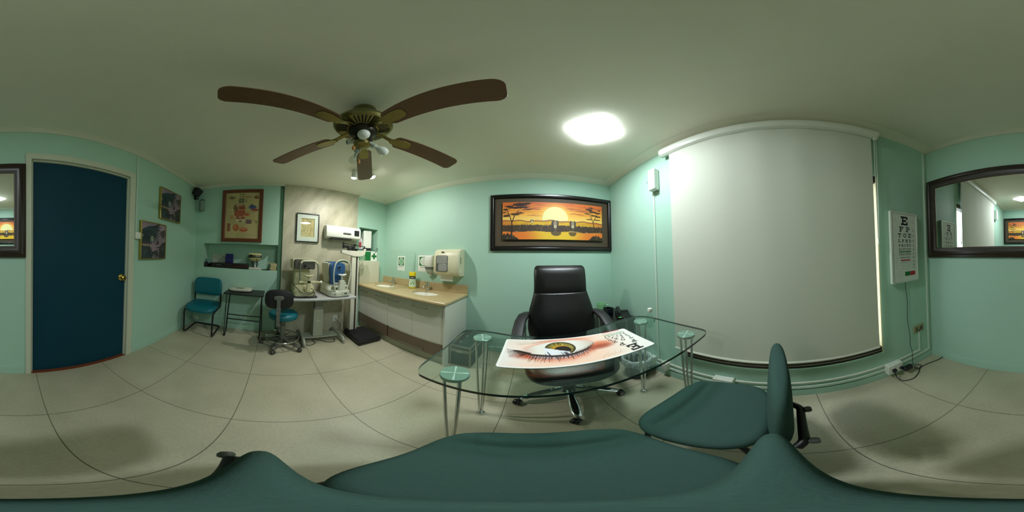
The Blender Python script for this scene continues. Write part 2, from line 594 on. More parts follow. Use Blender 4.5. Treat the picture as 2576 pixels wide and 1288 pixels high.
# west wall: long shelf niche, groove beside the stone panel, small niche over the counter
NY0, NY1, NZ0, NZ1 = -1.125, 0.058, 0.996, 1.384
PY0, PY1 = 0.120, 1.348
mb = MB()
xb, xn = XW - T, XW - .205
mb.box(xb, XW, YS - .15, NY1, 0, NZ0)
mb.box(xb, XW, YS - .15, NY1, NZ1, ZC)
mb.box(xb, XW, YS - .15, NY0, NZ0, NZ1)
mb.box(xb, xn, NY0, NY1, NZ0, NZ1)
mb.box(xb, XW - .06, NY1, PY0, 0, ZC, 1)
QY0, QY1, QZ0, QZ1 = 1.395, 1.790, 1.380, 1.785
mb.box(xb, XW, PY1, YN + .15, 0, QZ0)
mb.box(xb, XW, PY1, YN + .15, QZ1, ZC)
mb.box(xb, XW, PY1, QY0, QZ0, QZ1)
mb.box(xb, XW, QY1, YN + .15, QZ0, QZ1)
mb.box(xb, XW - .25, QY0, QY1, QZ0, QZ1)
struct('wall_west', mb, [m_wall, m_mintdark], smooth=0)
struct('wall_panel', MB().box(xb, XW + .004, PY0, PY1, 0, ZC), stone_panel_mat(), smooth=0)
# cornices
def cornice(name, p0, p1, d, cove=False):
    """p0 -> p1 along the wall, d = direction into the room"""
    prof = [(0, -.031), (.012, -.031), (.018, -.024), (.040, -.010), (.046, -.008), (.046, 0), (0, 0)]
    if cove:
        prof = [(0, -.031), (.005, -.031), (.10, -.0015), (.10, 0), (0, 0)]
    mb = MB()
    rings = []
    for p in (p0, p1):
        rings.append([(p[0] + d[0] * a, p[1] + d[1] * a, ZC + z) for a, z in prof])
    mb.loft(rings)
    return struct(name, mb, m_ceil if cove else m_trimw, smooth=0)
cornice('trim_1', (XW, YS), (XE, YS), (0, 1))
cornice('trim_2', (XW, YS), (XW, PY0), (1, 0))
cornice('trim_3', (XW, PY1), (XW, YN), (1, 0), True)
cornice('trim_4', (XW, YN), (XE, YN), (0, -1), True)
cornice('trim_5', (XE, YS), (XE, YN), (-1, 0), True)
# painted skirting
struct('baseboard_west', MB().box(XW - .01, XW + .012, YS, NY1, 0, .152), m_wall, bevel=.003)
struct('baseboard_south', MB().box(XW, DX0 - .065, YS - .01, YS + .010, 0, .094).box(DX1 + .04, XE, YS - .01, YS + .010, 0, .098), m_wall, bevel=.003)
struct('baseboard_north', MB().box(XW, XE, YN - .010, YN + .01, 0, .078), m_wall, bevel=.003)
struct('baseboard_east', MB().box(XE - .012, XE + .01, YS, YN, 0, .075), m_wall, bevel=.003)

# ------------------------------------------------------------------ door
d = bpy.data.objects.new('door_1', None)
COL.objects.link(d)
d.location = ((DX0 + DX1) / 2, YS, 0)
d.rotation_euler = (0, 0, PI)
d['kind'] = 'structure'
hw = (DX1 - DX0) / 2
struct('door_leaf', MB().box(-hw + .008, hw - .008, .030, .070, .008, DZ - .008), m_door, d, bevel=.002)
mb = MB()
for s in (-1, 1):
    a, b = (hw - .008, hw + .062) if s > 0 else (-hw - .040, -hw + .008)
    mb.box(a, b, -.018, 0, 0, DZ + .055)
    a2, b2 = (hw - .008, hw + .002) if s > 0 else (-hw - .002, -hw + .008)
    mb.box(a2, b2, 0, .14, 0, DZ)
mb.box(-hw - .040, hw + .062, -.0181, 0, DZ - .008, DZ + .055)
mb.box(-hw, hw, 0, .14, DZ - .008, DZ + .001)
struct('door_frame', mb, m_casing, d, bevel=.004)
struct('door_stop', MB().box(hw - .02, hw - .008, .012, .03, 0, DZ - .008).box(-hw + .008, -hw + .02, .012, .03, 0, DZ - .008).box(-hw, hw, .012, .03, DZ - .02, DZ - .008), m_casing, d)
mb = MB()
kx = hw - .065
mb.lathe([(.034, 0), (.034, -.004), (.022, -.012), (.012, -.016), (.011, -.03), (.020, -.038), (.0265, -.047), (.0265, -.056), (.018, -.063), (.001, -.064)], (kx, .030, .95), 24, axis='y')
struct('door_knob', mb, m_brass, d)
struct('door_threshold', MB().box(-hw + .009, hw - .009, -.006, .14, -.002, .006), M('red timber', S(120, 62, 34), .5, var=.25, scale=14, stretch=(1, 6, 6)), d)

# ------------------------------------------------------------------ window, behind the blind
w = bpy.data.objects.new('window_1', None)
COL.objects.link(w)
w.location = (XE, (WY0 + WY1) / 2, WZ0)
w.rotation_euler = (0, 0, -PI / 2)
w['kind'] = 'structure'
ww, wh = (WY1 - WY0) / 2, WZ1 - WZ0
mb = MB()
mb.box(-ww, ww, .004, .10, 0, .060).box(-ww, ww, .004, .10, wh - .06, wh)
mb.box(-ww, -ww + .05, .004, .10, .06, wh - .06).box(ww - .022, ww, .06, .10, .06, wh - .06)
mb.box(-.035, .035, .03, .08, .06, wh - .06)
struct('window_frame', mb, m_window, w, bevel=.004)
struct('window_track', MB().box(-ww + .01, ww - .02, -.004, .010, .026, .033).box(-ww + .01, ww - .02, -.004, .010, .002, .008), m_alu, w)
struct('window_lining', MB().box(ww - .010, ww, .001, .16, .0, wh), M('cream lining', S(226, 214, 170), .6, var=.03), w)
struct('window_pane', MB().box(-ww + .03, ww - .02, .068, .074, .05, wh - .05), glass_mat('clear pane', (.96, .98, .97), 1.45), w, smooth=0)
struct('window_sill', MB().box(-ww - .02, ww + .01, -.012, .006, -.014, .002), m_wall, w)
# ------------------------------------------------------------------ lamps
t = thing('ceiling_light', 'bright square white LED panel light on the ceiling near the blind', 'ceiling light', (.44, 1.0, ZC), math.radians(40))
obj('housing', MB().prism(rrect(.260, .260, .02), -.0105, 0), m_white, t, bevel=.003)
m_led = bpy.data.materials.new('lit diffuser')
m_led.use_nodes = True
pb = m_led.node_tree.nodes['Principled BSDF']
pb.inputs['Base Color'].default_value = (.9, .9, .9, 1)
pb.inputs['Emission Color'].default_value = (*S(240, 250, 255), 1)
pb.inputs['Emission Strength'].default_value = LED_STRENGTH
mb = MB()
mb.loft([[(x * s, y * s, z) for x, y in rrect(.264, .264, .02)] for s, z in ((1.0, -.010), (1.0, -.0135), (.985, -.016), (.92, -.018), (.5, -.019))])
obj('diffuser', mb, m_led, t)

def spot(name, label, loc, aim):
    t = thing(name, label, 'spotlight', loc, 0, 'twin ceiling spotlights')
    obj('ceiling_mount', MB().lathe([(.034, -.0), (.034, -.012), (.012, -.02), (.010, -.055), (.001, -.056)]), m_white, t)
    dv = Vector(aim).normalized()
    q = dv.to_track_quat('Z', 'Y').to_matrix().to_4x4()
    q.translation = Vector((0, 0, -.062))
    obj('lamp_head', MB().lathe([(.001, -.05), (.030, -.046), (.035, -.03), (.035, .045), (.031, .046), (.029, .036), (.001, .035)], xf=q), m_white, t)
    me = bpy.data.materials.get('lit spot lens')
    if me is None:
        me = bpy.data.materials.new('lit spot lens')
        me.use_nodes = True
        me.node_tree.nodes['Principled BSDF'].inputs['Emission Color'].default_value = (*S(250, 250, 245), 1)
        me.node_tree.nodes['Principled BSDF'].inputs['Emission Strength'].default_value = 30
    obj('lens', MB().lathe([(.001, .0365), (.033, .0465), (.031, .054), (.020, .062), (.001, .065)], xf=q), me, t)
    l = bpy.data.lights.new('spot_beam', 'SPOT')
    l.energy = SPOT_ENERGY
    l.spot_size = math.radians(168)
    l.spot_blend = 1.0
    l.shadow_soft_size = .025
    l.color = (1, .98, .92)
    lo = bpy.data.objects.new('spot_beam', l)
    COL.objects.link(lo)
    lo.parent = t
    lo.location = Vector((0, 0, -.062)) + dv * .06
    lo.rotation_euler = dv.to_track_quat('-Z', 'Y').to_euler()
spot('spotlight', 'lit white ceiling spotlight beside the fan blade tip, facing the stone panel', (-1.695, .872, ZC), (-.30, .0, -.9))
spot('spotlight', 'lit white ceiling spotlight half hidden behind the fan blade tip, nearer the sinks', (-1.578, 1.022, ZC), (.15, .50, -.85))

# ------------------------------------------------------------------ ceiling fan
FC = (-.765, .428)
t = thing('ceiling_fan', 'brass ceiling fan with five walnut blades and bare bulbs, four sockets, no glass shades', 'ceiling fan', (FC[0], FC[1], ZC))
z = lambda h: h - ZC
obj('canopy', MB().lathe([(.060, 0), (.066, -.015), (.068, -.075), (.062, -.092), (.072, -.105), (.078, -.140), (.001, -.141)], seg=36), m_antbrass, t)
mb = MB()
mb.lathe([(.07, z(2.238)), (.110, z(2.226)), (.142, z(2.202)), (.160, z(2.170)), (.164, z(2.148)), (.152, z(2.128)), (.148, z(2.125))], seg=44)
mb.lathe([(.075, z(2.108)), (.080, z(2.106)), (.150, z(2.124)), (.150, z(2.13)), (.075, z(2.115))], seg=44, mat=1)
for k in range(44):
    a = 2 * PI * k / 44
    if k % 9 in (0, 1):
        continue
    c, s = math.cos(a), math.sin(a)
    w_ = .0036
    f = lambda r, zz, q: (r * c - q * s, r * s + q * c, zz)
    mb.add([f(.088, z(2.106), -w_), f(.088, z(2.106), w_), f(.144, z(2.1208), w_), f(.144, z(2.1208), -w_)], [(0, 1, 2, 3)], 2)
obj('motor_housing', mb, [m_antbrass, m_antbrass, m_blackmat], t)
mb = MB()
mb.lathe([(.078, z(2.115)), (.078, z(2.08)), (.070, z(2.062)), (.052, z(2.05)), (.052, z(2.02)), (.056, z(2.015)), (.056, z(1.995)), (.046, z(1.985)), (.001, z(1.982))], seg=32)
obj('switch_housing', mb, M('dark bronze', S(52, 48, 40), .35, metal=.7, var=.1), t)
mb = MB()
mb.lathe([(.040, z(1.988)), (.046, z(1.98)), (.044, z(1.955)), (.02, z(1.945)), (.001, z(1.944))], seg=24)
obj('light_fitter', mb, m_antbrass, t)
BZ = z(2.062)
for k in range(5):
    a = math.radians(2.7 + 72 * k)
    pitch = math.radians(-12)
    xf = Matrix.Rotation(a, 4, 'Z') @ Matrix.Translation((0, 0, BZ)) @ Matrix.Rotation(pitch, 4, 'X')
    out = []
    L0, L1 = .185, .695
    for i in range(9):
        q = PI / 2 + PI * i / 8
        out.append((L0 + .035 + .035 * math.cos(q), .052 * math.sin(q)))
    out += [(.35, -.058), (.5, -.064), (L1 - .05, -.069)]
    for i in range(1, 8):
        q = -PI / 2 + PI / 2 * i / 7
        out.append((L1 - .042 + .042 * math.cos(q), -.027 + .042 * math.sin(q)))
    for i in range(0, 8):
        q = PI / 2 * i / 7
        out.append((L1 - .042 + .042 * math.cos(q), .027 + .042 * math.sin(q)))
    out += [(.5, .064), (.35, .058)]
    bl = obj('blade', MB().prism(out, -.003, .003, xf=xf), m_blade, t, bevel=.0015)
    mb = MB()
    plate = [(.165, -.018), (.20, -.030), (.245, -.034), (.292, -.028), (.302, -.014), (.302, .014), (.292, .028), (.245, .034), (.20, .030), (.165, .018)]
    mb.prism(plate, -.0075, -.0032, xf=xf)
    x2 = Matrix.Rotation(a, 4, 'Z')
    mb.loft([[p for p in [(r, -wd, zz - .004), (r, wd, zz - .004), (r, wd, zz + .004), (r, -wd, zz + .004)]] for r, wd, zz in ((.07, .018, z(2.098)), (.12, .014, z(2.088)), (.16, .014, z(2.068)), (.19, .018, z(2.058)))], xf=x2)
    obj('blade_iron', mb, m_brass if False else m_antbrass, t, bevel=.001)
m_bulb = M('opal bulb glass', S(232, 234, 228), .12, var=.01)
m_bulbclear = glass_mat('clear bulb glass', (.86, .88, .86), 1.6)
def bulb_socket(ang, tilt, r0, z0, bulb):
    """socket pointing out from the fitter, tilt below the horizontal"""
    dv = Vector((math.cos(ang) * math.cos(tilt), math.sin(ang) * math.cos(tilt), -math.sin(tilt)))
    q = dv.to_track_quat('Z', 'Y').to_matrix().to_4x4()
    q.translation = Vector((math.cos(ang) * r0, math.sin(ang) * r0, z0))
    s = obj('lamp_socket', MB().lathe([(.017, -.012), (.019, 0), (.0165, .004), (.0165, .022), (.0185, .024), (.0185, .040), (.014, .041), (.013, .03), (.001, .029)], seg=18, xf=q), M('socket porcelain', S(176, 182, 170), .4, var=.05), t)
    if bulb:
        prof = [(.012, .038), (.0125, .052), (.017, .064), (.026, .078), (.031, .094), (.030, .110), (.022, .124), (.010, .130), (.001, .131)]
        obj('bulb', MB().lathe(prof, seg=20, xf=q), bulb, s)
        if bulb is m_bulbclear:
            obj('bulb_stem', MB().lathe([(.011, .03), (.008, .06), (.003, .085), (.001, .086)], seg=12, xf=q), m_white, s)
bulb_socket(math.radians(-27), math.radians(28), .046, z(1.985), m_bulb)
bulb_socket(math.radians(66), math.radians(36), .040, z(1.985), m_bulb)
bulb_socket(math.radians(175), math.radians(48), .040, z(1.972), m_bulbclear)
bulb_socket(math.radians(252), math.radians(20), .046, z(1.985), None)
for (px, py, zt, zb) in ((.040, -.070, 1.99, 1.872), (.012, -.020, 1.95, 1.80)):
    c = obj('pull_chain', MB().tube([(px, py, z(zt)), (px, py, z((zt + zb) / 2)), (px, py, z(zb) + .02)], .0012, 6), m_brass, t)
    obj('chain_knob', MB().lathe([(.001, .026), (.004, .022), (.0085, .008), (.007, -.006), (.001, -.012)], (px, py, z(zb)), 14), M('oak knob', S(176, 118, 52), .4, var=.2), c)

# ------------------------------------------------------------------ mirror
t = wall_thing('wall_mirror', 'large wide mirror in a dark brown moulded wooden frame beside the door', 'mirror', 's', .495, 1.155)
mw, mh = 1.115, .798
mb = MB()
frame_rings(mb, mw, mh, [(0, 0), (0, -.024), (.008, -.033), (.022, -.036), (.034, -.028), (.040, -.030), (.062, -.026), (.078, -.016), (.088, -.013), (.090, -.004)])
obj('frame', mb, m_darkwood, t)
obj('mirror_glass', MB().box(-mw / 2 + .08, mw / 2 - .08, -.006, -.002, .08, mh - .08), m_mirror, t, smooth=0)
mb = MB()
frame_rings(mb, mw - .172, mh - .172, [(0, -.006), (0, -.0095), (.006, -.0095), (.007, -.006)], z0=.086)
obj('frame_slip', mb, M('gilt edge', S(96, 78, 44), .35, metal=.4, var=.15), t)

# ------------------------------------------------------------------ sunset painting
def savanna(u, v):
    A = 2.62
    c = np.zeros(u.shape + (3,))
    g = sst(.48, 1.0, v)
    c[...] = (236, 196, 96)
    c = mixc(c, (236, 164, 52), sst(.5, .72, v))
    c = mixc(c, (214, 106, 36), sst(.72, 1.0, v + .1 * np.abs(u - .5)))
    # cloud streaks
    n = vn(u * 9, v * 46, 3) * .6 + vn(u * 21, v * 90, 5) * .4
    c = mixc(c, (178, 84, 44), sst(.60, .74, n) * sst(.55, .9, v) * .8)
    for (cu, cv, wu, wv) in ((.72, .83, .12, .012), (.80, .79, .1, .012), (.28, .80, .1, .02), (.18, .86, .1, .03), (.72, .70, .09, .012), (.32, .62, .1, .008), (.1, .68, .12, .015), (.9, .9, .12, .02)):
        e = ((u - cu) / wu) ** 2 + ((v - cv - .03 * (vn(u * 30, v * 0 + cv * 9, 8) - .5)) / wv) ** 2
        c = mixc(c, (158, 76, 52), (1 - sst(.6, 1.1, e)) * .85)
    # sun
    r = np.hypot((u - .508) * A, v - .545)
    c = mixc(c, (248, 196, 84), (1 - sst(.3, .52, r)) * .6)
    c = mixc(c, (236, 228, 158), 1 - sst(.325, .338, r))
    # savanna and hills
    hz = .497 + .012 * np.sin(u * 17) + .010 * np.sin(u * 41 + 1)
    land = sst(hz + .004, hz - .004, v) if False else (1 - sst(hz - .004, hz + .004, v))
    c = mixc(c, (150, 86, 52), land)
    f = 1 - sst(hz - .045, hz - .018, v)
    lc = np.zeros_like(c); lc[...] = (214, 172, 26)
    lc = mixc(lc, (206, 124, 40), sst(.28, .52, np.abs(u - .5)))
    lc = mixc(lc, (168, 98, 36), sst(.55, .8, vn(u * 14, v * 60, 11)) * .5)
    c = c * (1 - f[..., None]) + lc * f[..., None]
    # water
    wt = 1 - sst(.195, .205, v + .006 * np.sin(u * 23))
    wc = np.zeros_like(c); wc[...] = (222, 118, 36)
    wc = mixc(wc, (226, 184, 40), 1 - sst(.1, .34, np.abs(u - .53) + .05 * (vn(u * 8, v * 70, 2) - .5)))
    c = c * (1 - wt[..., None]) + wc * wt[..., None]
    # reed belt
    top = .355 + .022 * vn(u * 90, v * 0, 4) + .018 * vn(u * 210, v * 0, 6)
    bot = .198 + .012 * np.sin(u * 19 + 2) + .01 * vn(u * 60, v * 0, 9)
    belt = sst(bot - .006, bot + .006, v) * (1 - sst(top - .01, top + .004, v))
    bc = np.zeros_like(c); bc[...] = (58, 42, 26)
    bc = mixc(bc, (104, 82, 48), sst(.6, .85, vn(u * 160, v * 14, 12)) * .6)
    c = c * (1 - belt[..., None]) + bc * belt[..., None]
    c = mixc(c, (216, 196, 150), (1 - sst(.003, .007, np.abs(v - bot - .012))) * sst(.55, .7, vn(u * 40, v * 0, 14)) * .8)
    # elephants
    def ele(c, cu, cv, s, back):
        d = lambda du, dv, ru, rv: ((u - cu - du * s) * A / (ru * s)) ** 2 + ((v - cv - dv * s) / (rv * s)) ** 2
        if back:
            c = mixc(c, (44, 38, 30), 1 - sst(.85, 1.1, d(-.26 / A, -.02, .34, .62)))
        for (du, dv, ru, rv, col) in ((-.30 / A, .15, .24, .46, (62, 54, 44)), (.30 / A, .15, .24, .46, (70, 62, 50)), (0, .12, .26, .46, (148, 132, 104)), (0, -.40, .10, .55, (126, 110, 86)), (-.17 / A, -.55, .10, .45, (52, 44, 34)), (.19 / A, -.55, .10, .45, (58, 50, 38))):
            c = mixc(c, col, 1 - sst(.8, 1.1, d(du, dv, ru, rv)))
        for s_ in (-1, 1):
            c = mixc(c, (222, 206, 166), 1 - sst(.008 * 1, .016, seg_d(u, v, cu + s_ * .10 * s / A, cv - .15 * s, cu + s_ * .13 * s / A, cv - .52 * s, A)))
        return c
    rf = lambda cu, w: (1 - sst(.6, 1.1, ((u - cu) * A / w) ** 2 + ((v - .175) / .085) ** 2)) * (1 - sst(.195, .205, v))
    c = mixc(c, (76, 62, 38), rf(.515, .14) * .9)
    c = mixc(c, (84, 68, 42), rf(.68, .11) * .9)
    c = ele(c, .507, .40, .17, True)
    c = ele(c, .682, .41, .16, False)
    c = ele(c, .283, .475, .066, True)
    # trees
    def limb(c, pts, w0, w1):
        for i in range(len(pts) - 1):
            w_ = w0 + (w1 - w0) * i / max(1, len(pts) - 2)
            dd = seg_d(u, v, *pts[i], *pts[i + 1], A)
            c = mixc(c, (40, 26, 18), 1 - sst(w_ * .7, w_ * 1.2, dd))
        return c
    c = limb(c, [(.088, .0), (.088, .22), (.089, .45)], .020, .013)
    c = limb(c, [(.089, .45), (.075, .58), (.045, .76), (.02, .82)], .012, .005)
    c = limb(c, [(.089, .43), (.115, .62), (.15, .75), (.20, .86)], .012, .005)
    c = limb(c, [(.062, .66), (.03, .64), (.01, .62)], .006, .004)
    c = limb(c, [(.118, .63), (.16, .68)], .006, .004)
    c = limb(c, [(.915, .22), (.908, .38), (.897, .52)], .013, .010)
    c = limb(c, [(.897, .52), (.87, .66), (.83, .78)], .008, .004)
    c = limb(c, [(.899, .52), (.93, .66), (.96, .76)], .008, .004)
    c = limb(c, [(.885, .60), (.89, .74), (.87, .84)], .006, .004)
    jag = vn(u * 120, v * 46, 21) * .55 + vn(u * 230, v * 90, 22) * .45
    for (cu, cv, ru, rv) in ((.17, .93, .09, .06), (.24, .96, .05, .03), (.13, .84, .09, .035), (.19, .85, .08, .03), (.06, .88, .05, .03), (.24, .79, .06, .018), (.03, .80, .04, .03), (.12, .66, .06, .03), (.04, .62, .05, .035), (.17, .70, .04, .02), (.01, .72, .03, .02),
                             (.86, .86, .05, .035), (.90, .80, .06, .03), (.95, .78, .04, .03), (.84, .74, .045, .018), (.91, .70, .05, .025), (.96, .68, .035, .025), (.86, .58, .04, .015), (.94, .58, .045, .018), (.88, .92, .03, .02), (.97, .86, .02, .02)):
        e = ((u - cu) / ru) ** 2 + ((v - cv) / rv) ** 2
        c = mixc(c, (44, 28, 20), sst(.0, .14, (1.05 - e) * .55 - (1 - jag) * .62 + .16))
    for (cu, ru, hh) in ((.04, .12, .17), (.94, .10, .135)):
        edge = hh * np.clip(1 - ((u - cu) / ru) ** 2, 0, 1) * (.65 + .5 * vn(u * 110, v * 8, 31))
        k = 1 - sst(edge - .012, edge + .006, v)
        bc = np.zeros_like(c); bc[...] = (46, 36, 24)
        bc = mixc(bc, (112, 96, 48), sst(.68, .9, vn(u * 150, v * 24, 33)) * .7)
        c = c * (1 - k[..., None]) + bc * k[..., None]
    return c
t = wall_thing('painting', 'wide framed sunset painting with elephants and two trees above the black leather chair', 'painting', 'n', .296, 1.370)
fw_, fh_ = 1.566, .730
mb = MB()
frame_rings(mb, fw_, fh_, [(0, 0), (0, -.030), (.010, -.038), (.030, -.036), (.040, -.028), (.048, -.030), (.054, -.022), (.056, -.012)])
obj('frame', mb, M('black lacquer', S(20, 17, 15), .25, var=.2), t)
obj('mount_board', MB().box(-fw_ / 2 + .04, fw_ / 2 - .04, -.012, -.002, .04, fh_ - .04), M('olive brown mount', S(76, 64, 46), .6, var=.08), t, smooth=0)
obj('canvas_block', MB().box(-.626, .630, -.040, -.012, .132, .610), M('black canvas edge', S(24, 18, 14), .6), t, bevel=.002)
painted('canvas', t, -.626, .630, .132, .610, -.0405, 420, 160, savanna)

# ------------------------------------------------------------------ two tropical leaf prints
def leaves(u, v):
    c = np.zeros(u.shape + (3,)); c[...] = (150, 128, 142)
    c = mixc(c, (120, 104, 116), sst(.4, .7, vn(u * 5, v * 5, 1)) * .5)
    def frond(c, x, y, a, ln, n, spread, col, w=.018):
        for k in range(n):
            th = a + spread * ((k / (n - 1)) - .5)
            ex, ey = x + ln * math.cos(th), y + ln * math.sin(th)
            dd = seg_d(u, v, x, y, ex, ey)
            tt = np.clip(((u - x) * (ex - x) + (v - y) * (ey - y)) / (ln * ln), 0, 1)
            ww = w * np.sin(PI * np.clip(tt, .04, 1)) + .001
            cc = [q * (.75 + .5 * ((k * 7) % 5) / 5) for q in col]
            c = mixc(c, cc, 1 - sst(ww * .8, ww * 1.15, dd))
        return c
    c = mixc(c, (40, 52, 50), (1 - sst(.7, 1.15, ((u - .1) / .34) ** 2 + ((v - .16) / .26) ** 2)) * .9)
    c = mixc(c, (76, 60, 66), (1 - sst(.7, 1.1, ((u - .12) / .26) ** 2 + ((v - .42) / .09) ** 2)))
    c = mixc(c, (160, 140, 120), (1 - sst(.6, 1.1, ((u - .2) / .2) ** 2 + ((v - .37) / .035) ** 2)))
    c = frond(c, .24, .88, -1.25, .55, 15, 2.6, (38, 66, 78), .034)
    c = frond(c, .34, .84, -.75, .46, 11, 2.2, (48, 62, 66), .03)
    c = frond(c, .1, .74, -1.2, .34, 9, 2.4, (30, 52, 60), .03)
    c = frond(c, .98, .86, -2.2, .32, 7, .9, (70, 70, 66), .022)
    c = frond(c, .86, .45, -1.0, .26, 8, 2.4, (60, 56, 62), .018)
    c = frond(c, 1.0, .36, -2.2, .46, 9, 1.6, (66, 70, 66), .020)
    c = frond(c, .74, .30, -1.1, .40, 9, .8, (52, 54, 56), .022)
    c = frond(c, .62, .24, -1.9, .28, 7, 1.6, (60, 66, 62), .018)
    c = frond(c, .70, .42, 2.6, .16, 5, 1.6, (50, 44, 50), .012)
    c = frond(c, .08, .02, 1.35, .30, 8, 1.3, (58, 74, 84), .022)
    c = frond(c, .40, -.02, 1.9, .24, 8, 1.4, (44, 58, 66), .022)
    c = mixc(c, (150, 160, 140), (1 - sst(.6, 1.1, ((u - .42) / .07) ** 2 + ((v - .55) / .09) ** 2)) * .8)
    c = mixc(c, (160, 150, 110), (1 - sst(.6, 1.1, ((u - .04) / .04) ** 2 + ((v - .62) / .04) ** 2)) * .8)
    return c
def leaf_print(label, x, z0, w_, h_):
    t = wall_thing('leaf_picture', label, 'picture', 's', x, z0, 0, 'tropical leaf pictures')
    mb = MB()
    frame_rings(mb, w_, h_, [(0, 0), (0, -.034), (.002, -.036), (.011, -.036), (.012, -.030), (.0125, -.02)])
    obj('frame', mb, M('gold frame', S(170, 152, 78), .3, metal=.8, var=.08), t)
    painted('print', t, -w_ / 2 + .008, w_ / 2 - .008, .008, h_ - .008, -.029, 130, 130, leaves)
leaf_print('square gold framed tropical leaf print hung higher, closer to the corner', -1.690, 1.625, .430, .415)
leaf_print('square gold framed tropical leaf print hung lower, next to the light switch', -1.385, 1.132, .425, .420)

# ------------------------------------------------------------------ anatomical poster of the eye
def anatomy(u, v):
    A = .70
    c = np.zeros(u.shape + (3,)); c[...] = (186, 172, 122)
    c = mixc(c, (168, 154, 104), sst(.4, .75, vn(u * 4, v * 5, 2)) * .6)
    def el(c, cu, cv, ru, rv, col, al=1.0, soft=.25):
        return mixc(c, col, (1 - sst(1 - soft, 1 + soft * .4, ((u - cu) / ru) ** 2 + ((v - cv) / rv) ** 2)) * al)
    c = el(c, .18, .885, .13, .045, (150, 128, 84), .9); c = el(c, .19, .88, .055, .025, (92, 80, 56), .9)
    c = el(c, .60, .895, .2, .03, (150, 132, 88), .8); c = el(c, .62, .895, .08, .014, (178, 146, 92))
    c = el(c, .90, .885, .075, .04, (124, 82, 56), .9)
    c = mixc(c, (92, 88, 74), ((np.abs(u - .47) < .075) & (np.abs(v - .81) < .048)).astype(float))
    c = el(c, .47, .81, .06, .03, (130, 122, 96), .8)
    c = el(c, .605, .825, .018, .010, (30, 26, 24)); c = el(c, .605, .792, .018, .010, (40, 30, 26))
    c = mixc(c, (120, 106, 70), (np.abs(v - .762) < .0016).astype(float) * .7)
    # the eyeball
    c = el(c, .41, .70, .17, .03, (104, 52, 40), .9)
    c = el(c, .41, .575, .205, .15, (222, 206, 160)); c = el(c, .42, .57, .185, .135, (156, 84, 58))
    c = el(c, .30, .64, .07, .06, (104, 88, 56), .9); c = el(c, .48, .645, .12, .05, (138, 66, 48), .9)
    c = el(c, .37, .52, .12, .07, (166, 92, 62), .8)
    c = mixc(c, (206, 168, 120), (1 - sst(.004, .009, seg_d(u, v, .38, .69, .40, .60, A))) * .9)
    c = mixc(c, (206, 168, 120), (1 - sst(.004, .009, seg_d(u, v, .40, .61, .58, .60, A))) * .9)
    c = el(c, .245, .57, .035, .045, (206, 196, 150)); c = el(c, .25, .57, .022, .03, (140, 122, 84))
    c = el(c, .64, .505, .075, .035, (176, 92, 56)); c = el(c, .70, .50, .03, .03, (190, 110, 70))
    c = el(c, .20, .45, .05, .05, (184, 124, 82), .8)
    c = el(c, .46, .435, .14, .035, (150, 82, 54)); c = el(c, .45, .45, .05, .022, (180, 150, 120))
    c = el(c, .45, .375, .14, .03, (206, 194, 158)); c = el(c, .46, .365, .06, .016, (88, 78, 58))
    # blue lens piece, red muscle
    c = el(c, .80, .665, .12, .045, (78, 92, 124)); c = el(c, .78, .69, .05, .04, (60, 74, 110)); c = el(c, .87, .605, .12, .028, (146, 72, 54))
    c = mixc(c, (112, 84, 92), ((np.abs(u - .70) < .08) & (np.abs(v - .35) < .042)).astype(float))
    c = el(c, .9, .37, .06, .03, (160, 150, 96), .8); c = el(c, .92, .34, .02, .02, (60, 54, 38), .8)
    c = mixc(c, (140, 82, 56), ((np.abs(u - .115) < .05) & (np.abs(v - .235) < .085)).astype(float) * .9)
    c = el(c, .33, .225, .095, .075, (168, 92, 52)); c = el(c, .31, .24, .05, .045, (196, 124, 74), .7)
    c = el(c, .56, .185, .125, .045, (172, 84, 48)); c = el(c, .56, .20, .09, .014, (206, 140, 96))
    for k in range(34):
        yy = .70 - .0105 * k if k < 22 else .105 - .008 * (k - 22)
        x0 = (.02, .72, .04, .60)[k % 4]
        n = sst(.35, .6, vn(u * 70, v * 0 + k * 3.3, 40 + k))
        mline = (np.abs(v - yy) < .0016) & (u > x0) & (u < x0 + .16 + .1 * ((k * 5) % 3) / 3)
        c = mixc(c, (96, 82, 54), mline * n * .55)
    return c
t = wall_thing('anatomy_poster', 'eye anatomy chart in a wide brown wooden frame above the shelf niche', 'poster', 'w', -.507, 1.415)
mb = MB()
pw, ph = .628, .850
frame_rings(mb, pw, ph, [(0, 0), (0, -.030), (.004, -.034), (.040, -.030), (.052, -.022), (.054, -.010)])
obj('frame', mb, m_redwood, t)
painted('print', t, -pw / 2 + .05, pw / 2 - .05, .05, ph - .05, -.0105, 150, 200, anatomy)
mb = MB()
text_mb(mb, 'EL OJO', .026, 0, face_xf(-.01, ph - .085, -.0112), bold=.001)
obj('heading', mb, m_ink, t, smooth=0)

# ------------------------------------------------------------------ line drawing on the stone panel
t = wall_thing('line_drawing', 'black framed line drawing of a face on the grey stone panel', 'picture', 'w', .494, 1.452, .004)
mb = MB()
pw, ph = .352, .448
frame_rings(mb, pw, ph, [(0, 0), (0, -.030), (.002, -.032), (.012, -.032), (.013, -.022), (.0135, -.014)])
obj('frame', mb, M('black frame lacquer', S(16, 15, 17), .35), t)
m_glassp = glass_mat('picture glass', (.97, .985, .975), 1.5)
mb = MB()
a, b_ = .072, .075
rings = []
for (hw_, z0, z1, y) in ((pw / 2 - .01, .01, ph - .01, -.016), (pw / 2 - a, b_ + .005, ph - b_ - .005, -.016), (pw / 2 - a, b_ + .005, ph - b_ - .005, -.004)):
    rings.append([(-hw_, y, z0), (hw_, y, z0), (hw_, y, z1), (-hw_, y, z1)])
mb.loft(rings, caps=False)
obj('mat_board', mb, M('off-white mat board', S(222, 226, 214), .7, var=.02), t)
mb = MB()
